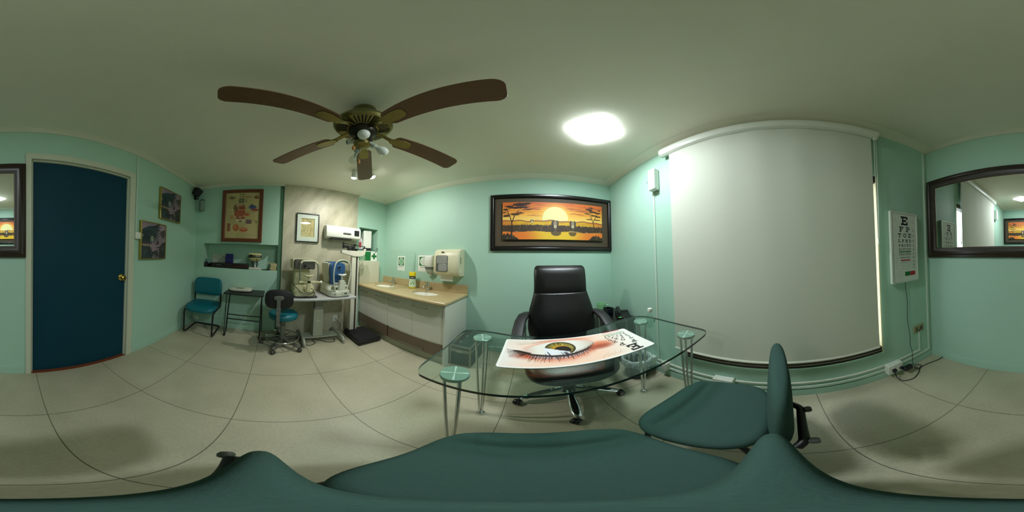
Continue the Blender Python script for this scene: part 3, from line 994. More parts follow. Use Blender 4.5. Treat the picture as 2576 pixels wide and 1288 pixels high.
mb.box(-pw / 2 + .05, pw / 2 - .05, -.004, -.002, .06, ph - .06)
X = lambda q: -pw / 2 + a + q * (pw - 2 * a)
Zf = lambda q: b_ + q * (ph - 2 * b_)
def curve(pts):
    out = []
    P = [pts[0]] + pts + [pts[-1]]
    for i in range(1, len(P) - 2):
        for k in range(6):
            s = k / 6
            p0, p1, p2, p3 = P[i - 1], P[i], P[i + 1], P[i + 2]
            out.append(tuple(.5 * ((2 * p1[j]) + (-p0[j] + p2[j]) * s + (2 * p0[j] - 5 * p1[j] + 4 * p2[j] - p3[j]) * s * s + (-p0[j] + 3 * p1[j] - 3 * p2[j] + p3[j]) * s ** 3) for j in (0, 1)))
    out.append(pts[-1])
    return [(X(p), Zf(q)) for p, q in out]
for L_ in ([(.13, .98), (.15, .75), (.12, .55), (.2, .49), (.32, .5), (.33, .56)],
           [(.33, .48), (.37, .42), (.28, .40), (.2, .38), (.09, .34), (.12, .28), (.25, .29), (.3, .34), (.2, .375), (.12, .34)],
           [(.09, .34), (.04, .26), (.1, .19), (.25, .17), (.42, .24), (.52, .42), (.56, .6), (.55, .76)],
           [(.36, .96), (.5, .90), (.6, .86), (.7, .84)], [(.42, .84), (.5, .88), (.62, .87), (.72, .84), (.6, .80), (.5, .80), (.42, .84)],
           [(.78, .94), (.7, .84), (.8, .86)], [(.7, .8), (.7, .62), (.78, .52), (.88, .48)], [(.72, .48), (.72, .3), (.6, .14), (.42, .02)],
           [(.72, .4), (.82, .45), (.97, .46)], [(.73, .36), (.85, .37), (.93, .34)], [(.72, .2), (.7, .1), (.76, .0)]):
    mb.ribbon(curve(L_), .0030, 1, y=-.0043)
obj('drawing', mb, [M('tan drawing paper', S(206, 188, 132), .8, var=.04), m_ink], t, smooth=0)
obj('glazing', MB().box(-pw / 2 + .012, pw / 2 - .012, -.0225, -.0205, .012, ph - .012), m_glassp, t, smooth=0)

# ------------------------------------------------------------------ vision chart on the wall
t = wall_thing('vision_chart', 'white lightbox eye chart with letter rows hanging beside the blind', 'eye chart', 'e', -.935, .958)
cw, chh = .300, .602
obj('lightbox', MB().box(-cw / 2, cw / 2, -.030, -.002, 0, chh), m_white, t, bevel=.004)
mb = MB()
frame_rings(mb, cw, chh, [(0, -.026), (0, -.036), (.014, -.036), (.016, -.031)])
obj('frame', mb, M('white aluminium frame', S(204, 208, 200), .35, metal=.3, var=.03), t)
mb = MB()
mb.box(-cw / 2 + .012, cw / 2 - .012, -.0325, -.030, .012, chh - .012)
iw, ih = cw - .03, chh - .03
def cplace(a, b):
    return (-iw / 2 + a * iw, -.0328, .015 + b * ih)
def crow(s, v, h, half):
    hh = h * ih
    n = len(s)
    def pl(a, b):
        return (a, -.0328, b)
    pitch = 0 if n == 1 else (2 * half * iw - hh) / (n - 1)
    glyphs(mb, s, -iw / 2 + .485 * iw, .015 + (1 - v) * ih, hh, pitch, pl, 1)
crow('E', .105, .135, .2)
crow('FP', .235, .078, .22)
crow('TOZ', .327, .060, .27)
crow('LPED', .408, .044, .27)
crow('PECFD', .477, .036, .26)
crow('EDFCZP', .534, .029, .25)
crow('FELOPZD', .607, .027, .24)
crow('DEFPOTEC', .657, .020, .21)
crow('LEFODPCT', .732, .012, .21)
crow('FDPLTCEO', .777, .009, .18)
crow('PEZOLCFTD', .820, .007, .17)
def cbar(a0, a1, v0, v1, m):
    mb.poly([cplace(a0, 1 - v1), cplace(a1, 1 - v1), cplace(a1, 1 - v0), cplace(a0, 1 - v0)], m)
cbar(.23, .74, .562, .578, 2)
cbar(.30, .70, .688, .706, 3)
cbar(.45, .68, .87, .935, 2)
cbar(.68, .91, .87, .935, 3)
for q, v in enumerate((.115, .24, .33, .408, .477, .534, .607, .657, .725, .772, .815)):
    p = cplace(.86, 1 - v)
    text_mb(mb, str(q + 1), .022, 1, face_xf(p[0], p[2], -.0329), bold=.0006)
    p = cplace(.11, 1 - v)
    text_mb(mb, ('200', '100', '70', '50', '40', '30', '25', '20', '15', '13', '10')[q], .009, 1, face_xf(p[0], p[2], -.0329))
    p = cplace(.79, 1 - v)
    text_mb(mb, ('61', '30', '21', '15', '12', '9', '7', '6', '4', '3', '3')[q], .008, 1, face_xf(p[0], p[2], -.0329))
p = cplace(.565, 1 - .902); text_mb(mb, '6', .03, 1, face_xf(p[0], p[2], -.033))
p = cplace(.795, 1 - .902); text_mb(mb, '9', .03, 1, face_xf(p[0], p[2], -.033))
for k in range(12):
    a = 2 * PI * k / 12
    c0 = cplace(.24, .085)
    mb.ribbon([(c0[0] + .012 * math.cos(a), c0[2] + .012 * math.sin(a)), (c0[0] + .030 * math.cos(a), c0[2] + .030 * math.sin(a))], .0008, 1, y=-.0329)
    if k % 3 == 0 or k < 6:
        text_mb(mb, str(k + 1), .008, 1, face_xf(c0[0] + .037 * math.cos(a), c0[2] + .037 * math.sin(a), -.0329))
obj('chart_face', mb, [M('milky acrylic', S(214, 218, 208), .35, var=.02), m_ink, m_green, m_red], t, smooth=0)
for q in (-.09, .08):
    obj('hanging_hook', MB().box(q, q + .01, -.012, -.001, chh, chh + .015), m_steel, t)
# ------------------------------------------------------------------ roller blind on the window wall
t = wall_thing('roller_blind', 'large pale roller blind lowered over the window, white cassette along the ceiling', 'blind', 'e', .1, 0)
B0, B1 = -.748, .728          # local x: viewer's left is north
BX = lambda y: -(y - .1)
def blind_mat():
    m = bpy.data.materials.new('blind fabric')
    m.use_nodes = True
    nt = m.node_tree
    N, L = nt.nodes.new, nt.links.new
    b = nt.nodes['Principled BSDF']
    b.inputs['Roughness'].default_value = .8
    tc = N('ShaderNodeTexCoord')
    mp = N('ShaderNodeMapping'); mp.inputs['Scale'].default_value = (90, 90, 420)
    L(tc.outputs['Object'], mp.inputs[0])
    nz = N('ShaderNodeTexNoise'); nz.inputs['Scale'].default_value = 2.0; nz.inputs['Detail'].default_value = 2
    L(mp.outputs[0], nz.inputs['Vector'])
    mx = N('ShaderNodeMix'); mx.data_type = 'RGBA'
    mx.inputs[6].default_value = (*S(208, 211, 196), 1); mx.inputs[7].default_value = (*S(222, 225, 211), 1)
    L(nz.outputs[0], mx.inputs[0]); L(mx.outputs[2], b.inputs['Base Color'])
    tl = N('ShaderNodeBsdfTranslucent'); tl.inputs[0].default_value = (*S(214, 210, 186), 1)
    ms = N('ShaderNodeMixShader'); ms.inputs[0].default_value = BLIND_TRANS
    L(b.outputs[0], ms.inputs[1]); L(tl.outputs[0], ms.inputs[2])
    L(ms.outputs[0], nt.nodes['Material Output'].inputs[0])
    return m
BLIND_TRANS = .085
mb = MB()
nx, nz_ = 120, 40
vs, fs = [], []
for side in (0, 1):
    for j in range(nz_ + 1):
        zz = .445 + (2.24 - .445) * j / nz_
        k = (zz - .445) / 1.795
        for i in range(nx + 1):
            xx = B0 + (B1 - B0) * i / nx
            s = (xx - B0) / (B1 - B0)
            wv = .0022 * math.sin(s * 34 + 1.3 * k) * (k ** 1.5) * math.exp(-((s - .55) / .3) ** 2) + .0016 * math.sin(s * 21 - k * 2) * (1 - k) * s + .003 * math.sin(s * 5 + k * 3)
            vs.append((xx, -.050 + wv + (.0008 if side else 0), zz))
n1 = (nx + 1) * (nz_ + 1)
for j in range(nz_):
    for i in range(nx):
        a = j * (nx + 1) + i
        fs.append((a, a + 1, a + nx + 2, a + nx + 1))
        fs.append((n1 + a, n1 + a + nx + 1, n1 + a + nx + 2, n1 + a + 1))
mb.add(vs, fs)
obj('blind_fabric', mb, blind_mat(), t, smooth=60)
mb = MB()
mb.tube([(B0, -.050, .440), (B1, -.050, .440)], .011, 14)
obj('bottom_bar', mb, M('blind hem fabric', S(206, 208, 192), .7, var=.02), t)
mb = MB()
prof = [(-.002, 2.335), (-.002, 2.262), (-.030, 2.236), (-.056, 2.232), (-.078, 2.246), (-.088, 2.272), (-.086, 2.300), (-.070, 2.326), (-.040, 2.337)]
mb.loft([[(xx, y, zz) for y, zz in prof] for xx in (BX(.925), BX(-.672))])
obj('cassette', mb, m_white, t, bevel=.003)
for xx in (BX(.926), BX(-.673)):
    s = 1 if xx > 0 else -1
    obj('cassette_cap', MB().prism([(y, zz) for y, zz in prof], xx, xx + s * .006, plane='yz'), m_white, t)
cx = BX(-.655)
ch = obj('cord_guide', MB().lathe([(.001, -.008), (.015, -.008), (.016, .0), (.015, .012), (.001, .013)], (cx, -.055, 2.226), 16, axis='x'), m_white, t)
mb = MB()
mb.tube([(cx - .006, -.056, 2.225), (cx - .007, -.05, 1.8), (cx - .004, -.05, 1.32), (cx + .001, -.05, 1.285), (cx + .006, -.05, 1.32), (cx + .011, -.05, 1.8), (cx + .008, -.056, 2.225)], .0022, 6)
mb.ball((cx + .001, -.05, 1.315), .007, 0, 10, 6, (1, 1, 2))
obj('bead_chain', mb, M('white bead chain', S(214, 220, 208), .4), t)

# ------------------------------------------------------------------ conduits, switches, sockets
m_cond = M('painted conduit', S(196, 214, 198), .5, var=.03)
m_condw = M('white conduit', S(214, 216, 200), .5, var=.03)
def conduit(label, wall, pts, w=.018, dpt=.012, mat=None, group=None):
    """pts = (along, z) polyline on a wall, box section"""
    t = None
    sx = {'e': -1, 's': -1, 'n': 1, 'w': 1}[wall]
    a0_ = sum(p[0] for p in pts) / len(pts)
    mb = MB()
    for i in range(len(pts) - 1):
        (a, z0), (b, z1) = pts[i], pts[i + 1]
        x0, x1 = sorted((sx * (a - a0_), sx * (b - a0_)))
        zz0, zz1 = sorted((z0, z1))
        e = .0002 * i
        mb.box(x0 - w / 2 if x1 - x0 > .001 or True else x0, x1 + w / 2, -dpt - e, -.0005, zz0 - w / 2, zz1 + w / 2)
    loc = {'n': (a0_, YN, 0), 's': (a0_, YS, 0), 'w': (XW, a0_, 0), 'e': (XE, a0_, 0)}[wall]
    o = obj('cable_conduit', mb, mat or m_cond, None, bevel=.002)
    o.location = loc
    o.rotation_euler = (0, 0, RZ[wall])
    return tag(o, label, 'conduit', group)
conduit('thin vertical conduit from the cornice down to the light switch beside the door', 's', [(-1.122, 1.41), (-1.122, 2.338)], .016, .011)
conduit('vertical conduit in the corner beside the mirror, down to the floor conduits', 'e', [(-1.232, 2.338), (-1.232, .122)], .022, .014)
conduit('short vertical conduit below the beige socket plate', 'e', [(-1.098, .425), (-1.098, .176)], .016, .012)
conduit('upper thin horizontal conduit low on the window wall, between the white power boxes', 'e', [(1.10, .168), (-1.098, .168)], .016, .014, m_condw)
conduit('lower wide ribbed horizontal conduit low on the window wall', 'e', [(1.30, .112), (-1.232, .112)], .026, .016, m_cond)
conduit('vertical conduit below the emergency light in the corner', 'e', [(1.090, 1.90), (1.090, .20)], .018, .010)

t = wall_thing('light_switch', 'white wall switch beside the door, under a thin conduit', 'light switch', 's', -1.142, 1.345)
obj('back_box', MB().box(-.036, .036, -.030, -.001, 0, .072), m_white, t, bevel=.006)
obj('rocker', MB().box(-.014, .014, -.035, -.029, .018, .054), m_white, t, bevel=.003)

def outlet(name, label, wall, along, z_, w_, h_, dpt, n, mat, hole, sw=None):
    t = wall_thing(name, label, 'power outlet', wall, along, z_)
    obj('plate', MB().box(-w_ / 2, w_ / 2, -dpt, -.0005, 0, h_), mat, t, bevel=min(.005, dpt * .4))
    for i in range(n):
        x = (i - (n - 1) / 2) * w_ / n * .92
        mb = MB()
        mb.prism(rrect(w_ / n * .46, h_ * .56, .004, cx=x, cy=h_ / 2), -dpt - .003, -dpt + .001, 0, plane='xz')
        for q in (-.010, 0, .010):
            mb.lathe([(.0024, -dpt - .0032), (.001, -dpt - .0034)], (x, 0, h_ / 2 + q), 8, 1, axis='y')
        obj('socket', mb, [hole, m_blackmat], t)
    return t
outlet('socket_plate', 'beige double socket plate under the eye chart', 'e', -1.092, .400, .132, .082, .012, 2, M('beige socket plastic', S(150, 146, 108), .45), M('brown socket insert', S(88, 76, 54), .45))
outlet('power_box', 'white surface power box at the end of the conduits under the eye chart, with plugs', 'e', -.762, .068, .145, .110, .062, 2, m_white, m_white)
outlet('power_box', 'white surface power box between the green chairs and the window wall', 'e', .460, .098, .145, .104, .060, 2, m_white, m_white)
outlet('power_box', 'white surface power box beside the waste bin, nearer the window', 'e', .985, .098, .060, .100, .060, 1, m_white, m_white)
outlet('power_box', 'white surface power box in the corner behind the waste bin', 'e', 1.165, .098, .090, .104, .060, 1, m_white, m_white)
outlet('socket_plate', 'white socket on the stone panel under the instrument table', 'w', 1.000, .155, .082, .115, .012, 1, m_white, m_white).location.x = XW + .004
t = wall_thing('socket_box', 'white surface socket box low in the corner behind the teal chair', 'power outlet', 'w', -1.205, .06)
obj('box_body', MB().box(-.058, .058, -.04, -.0125, 0, .075), m_cond, t, bevel=.004)
obj('cover', MB().box(-.05, .05, -.043, -.038, .006, .069), m_cond, t, bevel=.002)

# plugs and leads at the eye chart
def cable(name, label, cat, pts, r=.0028, mat=None, group=None):
    P = [Vector(p) for p in pts]
    out = []
    Q = [P[0]] + P + [P[-1]]
    for i in range(1, len(Q) - 2):
        for k in range(8):
            s = k / 8
            p0, p1, p2, p3 = Q[i - 1], Q[i], Q[i + 1], Q[i + 2]
            out.append(.5 * ((2 * p1) + (p2 - p0) * s + (2 * p0 - 5 * p1 + 4 * p2 - p3) * s * s + (3 * p1 - p0 - 3 * p2 + p3) * s ** 3))
    out.append(P[-1])
    o0 = out[0].copy()
    o = obj(name, MB().tube([p - o0 for p in out], r, 8), mat or m_black)
    o.location = o0
    return tag(o, label, cat, group)
xe = XE
cable('black_cable', 'thin black cord hanging from the eye chart and coiled at the power adapter', 'cable',
      [(xe - .018, -.935, .956), (xe - .016, -.938, .90), (xe - .012, -.955, .78), (xe - .012, -.95, .60), (xe - .02, -.965, .42), (xe - .03, -.955, .31), (xe - .03, -.975, .22), (xe - .05, -.955, .12), (xe - .07, -.955, .05), (xe - .09, -.985, .012), (xe - .075, -1.04, .006), (xe - .04, -1.045, .006), (xe - .03, -1.0, .006), (xe - .06, -.965, .008), (xe - .09, -.99, .010), (xe - .08, -1.02, .012), (xe - .05, -.98, .05), (xe - .055, -.93, .085), (xe - .066, -.905, .10)], .0026)
cable('black_cable', 'thicker black cord lying along the floor from the power box to the mirror wall', 'cable',
      [(xe - .075, -.738, .112), (xe - .10, -.735, .05), (xe - .14, -.76, .007), (xe - .17, -.84, .006), (xe - .14, -.93, .006), (xe - .10, -.99, .015), (xe - .09, -1.06, .006), (xe - .105, -1.14, .006), (xe - .13, -1.22, .006), (xe - .15, YS + .02, .03)], .0042)
t = wall_thing('power_adapter', 'black power adapter plugged into the white box under the eye chart', 'adapter', 'e', -.845, .085, .0)
obj('adapter_body', MB().box(-.030, .055, -.118, -.072, -.004, .040), m_black, t, bevel=.009)
obj('adapter_prong', MB().box(-.052, -.02, -.085, -.062, .018, .042), m_black, t, bevel=.004)
o = obj('plug', MB().box(-.018, .018, -.085, -.0622, .105, .132).tube([(0, -.085, .12), (0, -.096, .116)], .007, 8), m_black, None, bevel=.004)
o.location = (XE, -.738, 0); o.rotation_euler = (0, 0, -PI / 2)
tag(o, 'black plug in the white power box, at the start of the thicker floor cord', 'plug')
cable('black_cable', 'black cord from the socket on the stone panel down to the floor behind the scale', 'cable',
      [(XW + .03, 1.0, .215), (XW + .06, 1.01, .20), (XW + .08, 1.07, .10), (XW + .07, 1.06, .008), (XW + .05, 1.15, .006), (XW + .06, 1.24, .006)], .004)

# ------------------------------------------------------------------ emergency light, corner speaker, siren
t = wall_thing('emergency_light', 'white emergency lamp with a grid of small lights high beside the blind', 'emergency light', 'e', 1.060, 1.905)
obj('case', MB().box(-.040, .045, -.066, -.004, 0, .235), m_white, t, bevel=.006)
mb = MB()
for i in range(3):
    for j in range(9):
        mb.ball((-.024 + .026 * i, -.067, .025 + .0232 * j), .0085, 0, 10, 6, (1, .5, 1))
obj('light_grid', mb, M('clear lens grid', S(236, 240, 234), .15), t)
cable('hanging_wire', 'short loose wire loop behind the emergency light', 'wire', [(XE - .02, 1.10, 2.06), (XE - .02, 1.15, 2.05), (XE - .015, 1.17, 2.035), (XE - .02, 1.13, 2.03), (XE - .02, 1.11, 2.045)], .002, m_grey)

t = thing('wall_speaker', 'small black loudspeaker tilted on a bracket in the corner under the cornice', 'speaker', (XW + .13, YS + .06, 2.24), math.radians(62))
xf = Matrix.Rotation(math.radians(-26), 4, 'X') @ Matrix.Rotation(math.radians(26), 4, 'Y')
obj('cabinet', MB().box(-.082, .082, -.055, .055, -.066, .066, xf=xf), m_blackmat, t, bevel=.006)
obj('grille', MB().box(-.07, .07, -.058, -.054, -.054, .054, xf=xf), M('speaker grille', S(18, 18, 18), .9, bump=.5, bscale=400), t)
obj('bracket', MB().box(-.115, -.06, -.02, .04, -.115, -.045).box(-.10, -.08, .0, .10, -.09, -.07).tube([(-.09, .03, -.05), (-.02, .02, -.02)], .012), m_blackmat, t, bevel=.004)
t = thing('wall_siren', 'grey cylindrical alarm unit on the wall corner below the black speaker', 'alarm', (XW + .052, YS + .115, 1.925), math.radians(60))
obj('siren_body', MB().loft([[(x, y, zz) for x, y in rrect(.092, .070, .022)] for zz in (0, .010, .165, .175)]), M('grey siren plastic', S(120, 140, 128), .45), t, bevel=.004)
obj('siren_ridge', MB().box(.012, .020, -.040, -.03, .01, .165), M('grey siren plastic', ()), t, bevel=.002)
obj('siren_mount', MB().box(-.03, .03, -.02, .034, .172, .195), m_blackmat, t, bevel=.003)

# ------------------------------------------------------------------ heater on the stone panel
t = wall_thing('wall_heater', 'white wall mounted air heater on the stone panel above the scale', 'heater', 'w', 1.045, 1.530, .004)
mb = MB()
prof = [(-.002, .200), (-.002, .0), (-.10, .0), (-.145, .012), (-.155, .03), (-.150, .15), (-.138, .185), (-.11, .198)]
mb.loft([[(x, y, zz) for y, zz in prof] for x in (-.292, .292)])
obj('heater_body', mb, m_white, t, bevel=.006)
obj('air_outlet', MB().box(-.215, .135, -.140, -.03, -.010, .006), m_blackmat, t)
mb = MB()
for k in range(5):
    mb.box(-.21, .13, -.138 + .022 * k, -.135 + .022 * k, -.012, .0)
obj('outlet_louvres', mb, m_grey, t)
mb = MB()
mb.prism(rrect(.085, .088, .004, cx=.215, cy=.105), -.1585, -.148, 0, plane='xz')
obj('display', mb, M('dark display', S(30, 30, 30), .2), t)
mb = MB()
mb.prism(rrect(.140, .022, .010, cx=.045, cy=.082), -.1575, -.148, 0, plane='xz')
for k in range(4):
    mb.lathe([(.013, -.162), (.012, -.166), (.001, -.167)], (-.005 + .033 * k, 0, .090), 14, 1, axis='y')
obj('control_buttons', mb, [M('dark strip', S(40, 40, 40), .3), M('silver button', S(190, 190, 186), .25, metal=.8)], t)

# ------------------------------------------------------------------ small niche above the counter
t = thing('router_box', 'white upright device box with a black foot in the small wall niche', 'device box', (XW - .115, 1.610, QZ0), PI / 2 + math.radians(-14))
obj('box_body', MB().box(-.076, .076, -.09, .09, .048, .365), m_white, t, bevel=.008)
obj('foot', MB().box(-.070, .070, -.088, .088, .0, .048), m_black, t, bevel=.004)
cable('black_cable', 'short black cable looping out of the small wall niche', 'cord', [(XW - .05, 1.70, 1.395), (XW + .005, 1.72, 1.392), (XW + .02, 1.76, 1.42), (XW + .01, 1.785, 1.44), (XW + .005, 1.79, 1.40), (XW + .012, 1.755, 1.372), (XW + .01, 1.735, 1.36)], .0035)
t = thing('soap_bag', 'white and red refill pouch beside the device box in the small niche', 'pouch', (XW - .075, 1.465, QZ0), PI / 2)
obj('pouch_body', MB().loft([[(x * sx, y * sy, zz) for x, y in rrect(.10, .06, .025)] for zz, sx, sy in ((0, .9, 1.0), (.02, 1.0, 1.1), (.12, 1.0, 1.0), (.18, .8, .8), (.215, .4, .4), (.22, .2, .2))]), M('white pouch', S(226, 222, 226), .35), t)
obj('pouch_print', MB().loft([[(x * sx, y * sy, zz) for x, y in rrect(.10, .06, .025)][7:14] for zz, sx, sy in ((.05, 1.01, 1.03), (.12, 1.01, 1.03), (.178, .82, .84))], caps=False) if False else MB().prism(rrect(.05, .10, .02, cx=-.02, cy=.10), -.0335, -.030, 0, plane='xz'), M('red print', S(196, 70, 84), .4), t)

# first aid sign and white cabinet
t = wall_thing('first_aid_sign', 'green and white first aid sign with a cross below the small niche', 'sign', 'w', 1.600, 1.200, 0)
sw_, sh = .386, .168
mb = MB()
mb.box(-sw_ / 2, sw_ / 2, -.004, -.0005, 0, sh)
mb.poly([(-sw_ / 2 + .004, -.0042, .004), (.048, -.0042, .004), (.048, -.0042, sh - .004), (-sw_ / 2 + .004, -.0042, sh - .004)], 1)
ccx, ccz = .122, .086
for (a, b_, c_, d_) in ((-.018, -.054, .018, .054), (-.056, -.018, -.018, .018), (.018, -.018, .056, .018)):
    mb.poly([(ccx + a, -.0043, ccz + b_), (ccx + c_, -.0043, ccz + b_), (ccx + c_, -.0043, ccz + d_), (ccx + a, -.0043, ccz + d_)], 1)
for k, wd in enumerate(('Botiquín', 'Primeros', 'Auxilios')):
    text_mb(mb, wd, .0300, 0, face_xf(-sw_ / 2 + .018, .078 - .027 * k, -.0046), align='LEFT', bold=.0004)
for (a, b_) in (((-sw_ / 2), -sw_ / 2 + .004), (sw_ / 2 - .004, sw_ / 2)):
    mb.poly([(a, -.0044, 0), (b_, -.0044, 0), (b_, -.0044, sh), (a, -.0044, sh)], 1)
obj('sign_plate', mb, [m_paperw, m_green], t, smooth=0)
t = wall_thing('medicine_cabinet', 'plain white flat cabinet standing on the counter under the first aid sign', 'cabinet', 'w', 1.588, .811, 0)
obj('cabinet_body', MB().box(-.200, .200, -.062, -.004, .003, .385), m_cabwhite, t, bevel=.003)
obj('door', MB().box(-.203, .203, -.080, -.063, .0, .388), M('ivory door', S(206, 204, 180), .45), t, bevel=.003)

# ------------------------------------------------------------------ shelf niche contents
nx_ = XW - .205
t = thing('tape_dispenser', 'dark desk tape dispenser with a shiny round end in the shelf niche corner', 'dispenser', (XW - .085, -1.078, NZ0), PI / 2 + 1.3)
obj('dispenser_body', MB().prism([(-.07, 0), (.10, 0), (.10, .03), (.06, .075), (-.02, .10), (-.06, .07)], -.03, .03, plane='xz'), m_black, t, bevel=.008)
obj('round_end', MB().lathe([(.001, -.034), (.036, -.032), (.038, 0), (.036, .032), (.001, .034)], (-.005, 0, .095), 20, axis='y'), M('pale glass ball', S(120, 150, 146), .08), t)
t = thing('handheld_chart', 'white card eye chart lying sideways against the back of the shelf niche', 'card', (nx_ + .02, -.865, NZ0), PI / 2)
mb = MB()
tl = Matrix.Rotation(math.radians(-6), 4, 'X')
mb.box(-.175, .175, -.002, .002, .055, .262, xf=tl)
def hpl(a, b):
    return tuple(tl @ Vector((a, -.0024, b)))
random.seed(4)
for col, (xx, hh, n) in enumerate(((.12, .040, 2), (.065, .028, 3), (.025, .02, 4), (-.012, .014, 5), (-.045, .011, 5), (-.075, .008, 5), (-.1, .007, 5))):
    for r in range(n):
        zc = .158 + ((r - (n - 1) / 2) * .165 / max(n - .2, 1.2))
        for pl in GL[('E', 'F', 'P', 'T', 'O', 'Z', 'L', 'D')[(r * 3 + col) % 8]]:
            mb.poly([hpl(xx - (p[1] - 2.5) / 5 * hh, zc + (p[0] - 2.5) / 5 * hh) for p in pl], 1)
obj('card', mb, [M('grey white card', S(196, 198, 188), .6), m_ink], t, smooth=0)
t = thing('blue_folder', 'dark blue box file standing in front of the sideways chart card', 'folder', (nx_ + .075, -.715, NZ0 + .078), PI / 2)
obj('folder_body', MB().box(-.062, .062, -.022, .022, 0, .152), M('navy card', S(24, 26, 92), .5), t, bevel=.006)
obj('folder_flap', MB().box(-.060, .060, -.026, -.020, .085, .150), M('navy card', ()), t, bevel=.003)
t = thing('dark_frames', 'low dark lens case lying in the shelf niche under the blue folder', 'case', (XW - .095, -.840, NZ0), PI / 2)
obj('case_base', MB().box(-.150, .195, -.075, .085, 0, .050), M('dark brown leatherette', S(34, 26, 22), .35), t, bevel=.008)
obj('case_lid', MB().box(-.150, .195, -.075, .085, .0505, .078), M('dark brown leatherette', ()), t, bevel=.008)
obj('case_clasp', MB().box(-.06, .02, -.080, -.074, .044, .050), m_steel, t)
t = thing('dark_frames', 'low dark case with copper coloured edges beside the chart projector', 'case', (XW - .095, -.512, NZ0), PI / 2)
obj('case_base', MB().box(-.125, .120, -.080, .085, 0, .042), M('dark brown leatherette', ()), t, bevel=.008)
obj('case_lid', MB().box(-.125, .118, -.078, .085, .0425, .082), M('dark brown leatherette', ()), t, bevel=.014)
obj('copper_edge', MB().tube([(-.12, -.082, .043), (.115, -.084, .043)], .004, 8), M('copper trim', S(132, 70, 44), .35, metal=.5), t)

t = thing('chart_projector', 'cream chart projector on a white foot in the shelf niche', 'projector', (XW - .095, -.290, NZ0), PI / 2)
m_projc = M('aged cream plastic', S(206, 196, 132), .45)
obj('foot', MB().box(-.092, .092, -.06, .06, 0, .034), M('off-white foot', S(198, 192, 180), .45), t, bevel=.008)
obj('stem', MB().lathe([(.034, .034), (.030, .06), (.022, .10), (.026, .135), (.001, .136)], seg=20), m_steel, t)
obj('pivot_ring', MB().tube([(.044 * math.cos(a), -.02, .088 + .044 * math.sin(a)) for a in [2 * PI * k / 24 for k in range(24)]], .007, 8, closed=True), m_black, t)
def ell(w, h):
    return rrect(w, h, min(w, h) * .45)
mb = MB()
mb.loft([[(x, y, zz) for x, y in rrect(w_, d_, .03)] for zz, w_, d_ in ((.128, .08, .06), (.135, .12, .10), (.165, .185, .15), (.182, .205, .16))])
obj('lower_shell', mb, m_projc, t)
obj('dark_band', MB().loft([[(x, y, zz) for x, y in rrect(.200, .158, .03)] for zz in (.180, .238)]), M('dark band', S(70, 70, 52), .4), t)
obj('upper_shell', MB().loft([[(x, y, zz) for x, y in rrect(w_, d_, .03)] for zz, w_, d_ in ((.226, .212, .162), (.238, .210, .160), (.252, .160, .14), (.255, .12, .1))]), m_projc, t)
obj('lens', MB().lathe([(.026, 0), (.028, -.03), (.024, -.04), (.020, -.034), (.001, -.032)], (-.052, -.072, .208), 22, axis='y'), m_black, t)
obj('side_window', MB().box(.015, .085, -.083, -.077, .196, .226), m_grey, t, bevel=.002)
obj('red_knob', MB().lathe([(.010, 0), (.009, -.012), (.001, -.013)], (.035, -.066, .152), 14, axis='y'), M('dark red knob', S(96, 22, 18), .4), t)

t = thing('pen', 'shiny black pen lying in the niche between the projector and the books', 'pen', (XW - .03, -.105, NZ0 + .006), math.radians(80))
obj('pen_body', MB().tube([(-.07, 0, 0), (.05, 0, 0)], .006, 10), m_black, t)
obj('pen_clip', MB().tube([(.05, 0, 0), (.075, 0, 0)], [.006, .003], 10), m_chrome, t)
m_book = M('yellowed pages', S(196, 184, 138), .8, var=.12, scale=60, stretch=(1, 1, 30))
bz = NZ0
for k, (hh, lab) in enumerate(((.020, 'worn cream booklet at the bottom of the small stack in the niche'), (.024, 'second booklet from the bottom of the small stack in the niche'), (.018, 'thin yellowed booklet in the middle of the small niche stack'), (.022, 'fourth booklet from the bottom of the small niche stack'), (.020, 'topmost full size booklet of the small niche stack'))):
    t = thing('booklet', lab, 'book', (XW - .085 + .004 * (k % 2), .004 - .003 * (k % 3), bz), PI / 2 + .03 * (k - 2), 'booklets stacked in the niche')
    obj('pages', MB().box(-.046, .046, -.07, .07, .0016, hh - .0016), m_book, t)
    obj('cover', MB().box(-.048, .048, -.072, .072, hh - .0016, hh).box(-.048, .048, -.072, .072, 0, .0016), M('book cover', S(150, 140, 104), .6), t)
    bz += hh + .0004
t = thing('ruler_card', 'thin pale strip lying across the top of the booklet stack', 'card', (XW - .10, -.022, bz), PI / 2)
obj('strip', MB().box(-.085, .075, -.02, .02, 0, .008), M('pale green card', S(176, 186, 132), .6), t, bevel=.001)
# ------------------------------------------------------------------ sink cabinet and counter
CX0, CX1, CF = XW + .002, -.800, 1.432        # left end, end panel, front face
CT = .811
t = thing('sink_cabinet', 'white base cabinet with four doors and two walnut drawers under the granite counter', 'cabinet', ((CX0 + CX1) / 2, CF, 0))
cw2 = (CX1 - CX0) / 2
cd = YN - CF - .002
obj('cabinet_body', MB().box(-cw2, cw2 - .0185, .019, cd, .105, .123).box(-cw2, -cw2 + .016, .019, cd, .1235, .768).box(-cw2 + .0165, cw2 - .0185, cd - .012, cd, .1235, .768).box(-cw2 + .0165, cw2 - .0185, .0195, .035, .72, .768), M('cabinet carcass', S(196, 196, 184), .5), t)
obj('side_panel', MB().box(cw2 - .018, cw2, -.010, cd, .0, .770), m_cabwhite, t, bevel=.001)
obj('plinth', MB().box(-cw2, cw2 - .018, .035, .05, .0, .105), M('plinth paint', S(176, 178, 158), .6), t)
xs = [CX0, -2.098, -1.668, -1.237, CX1 - .020]
mid = (CX0 + CX1) / 2
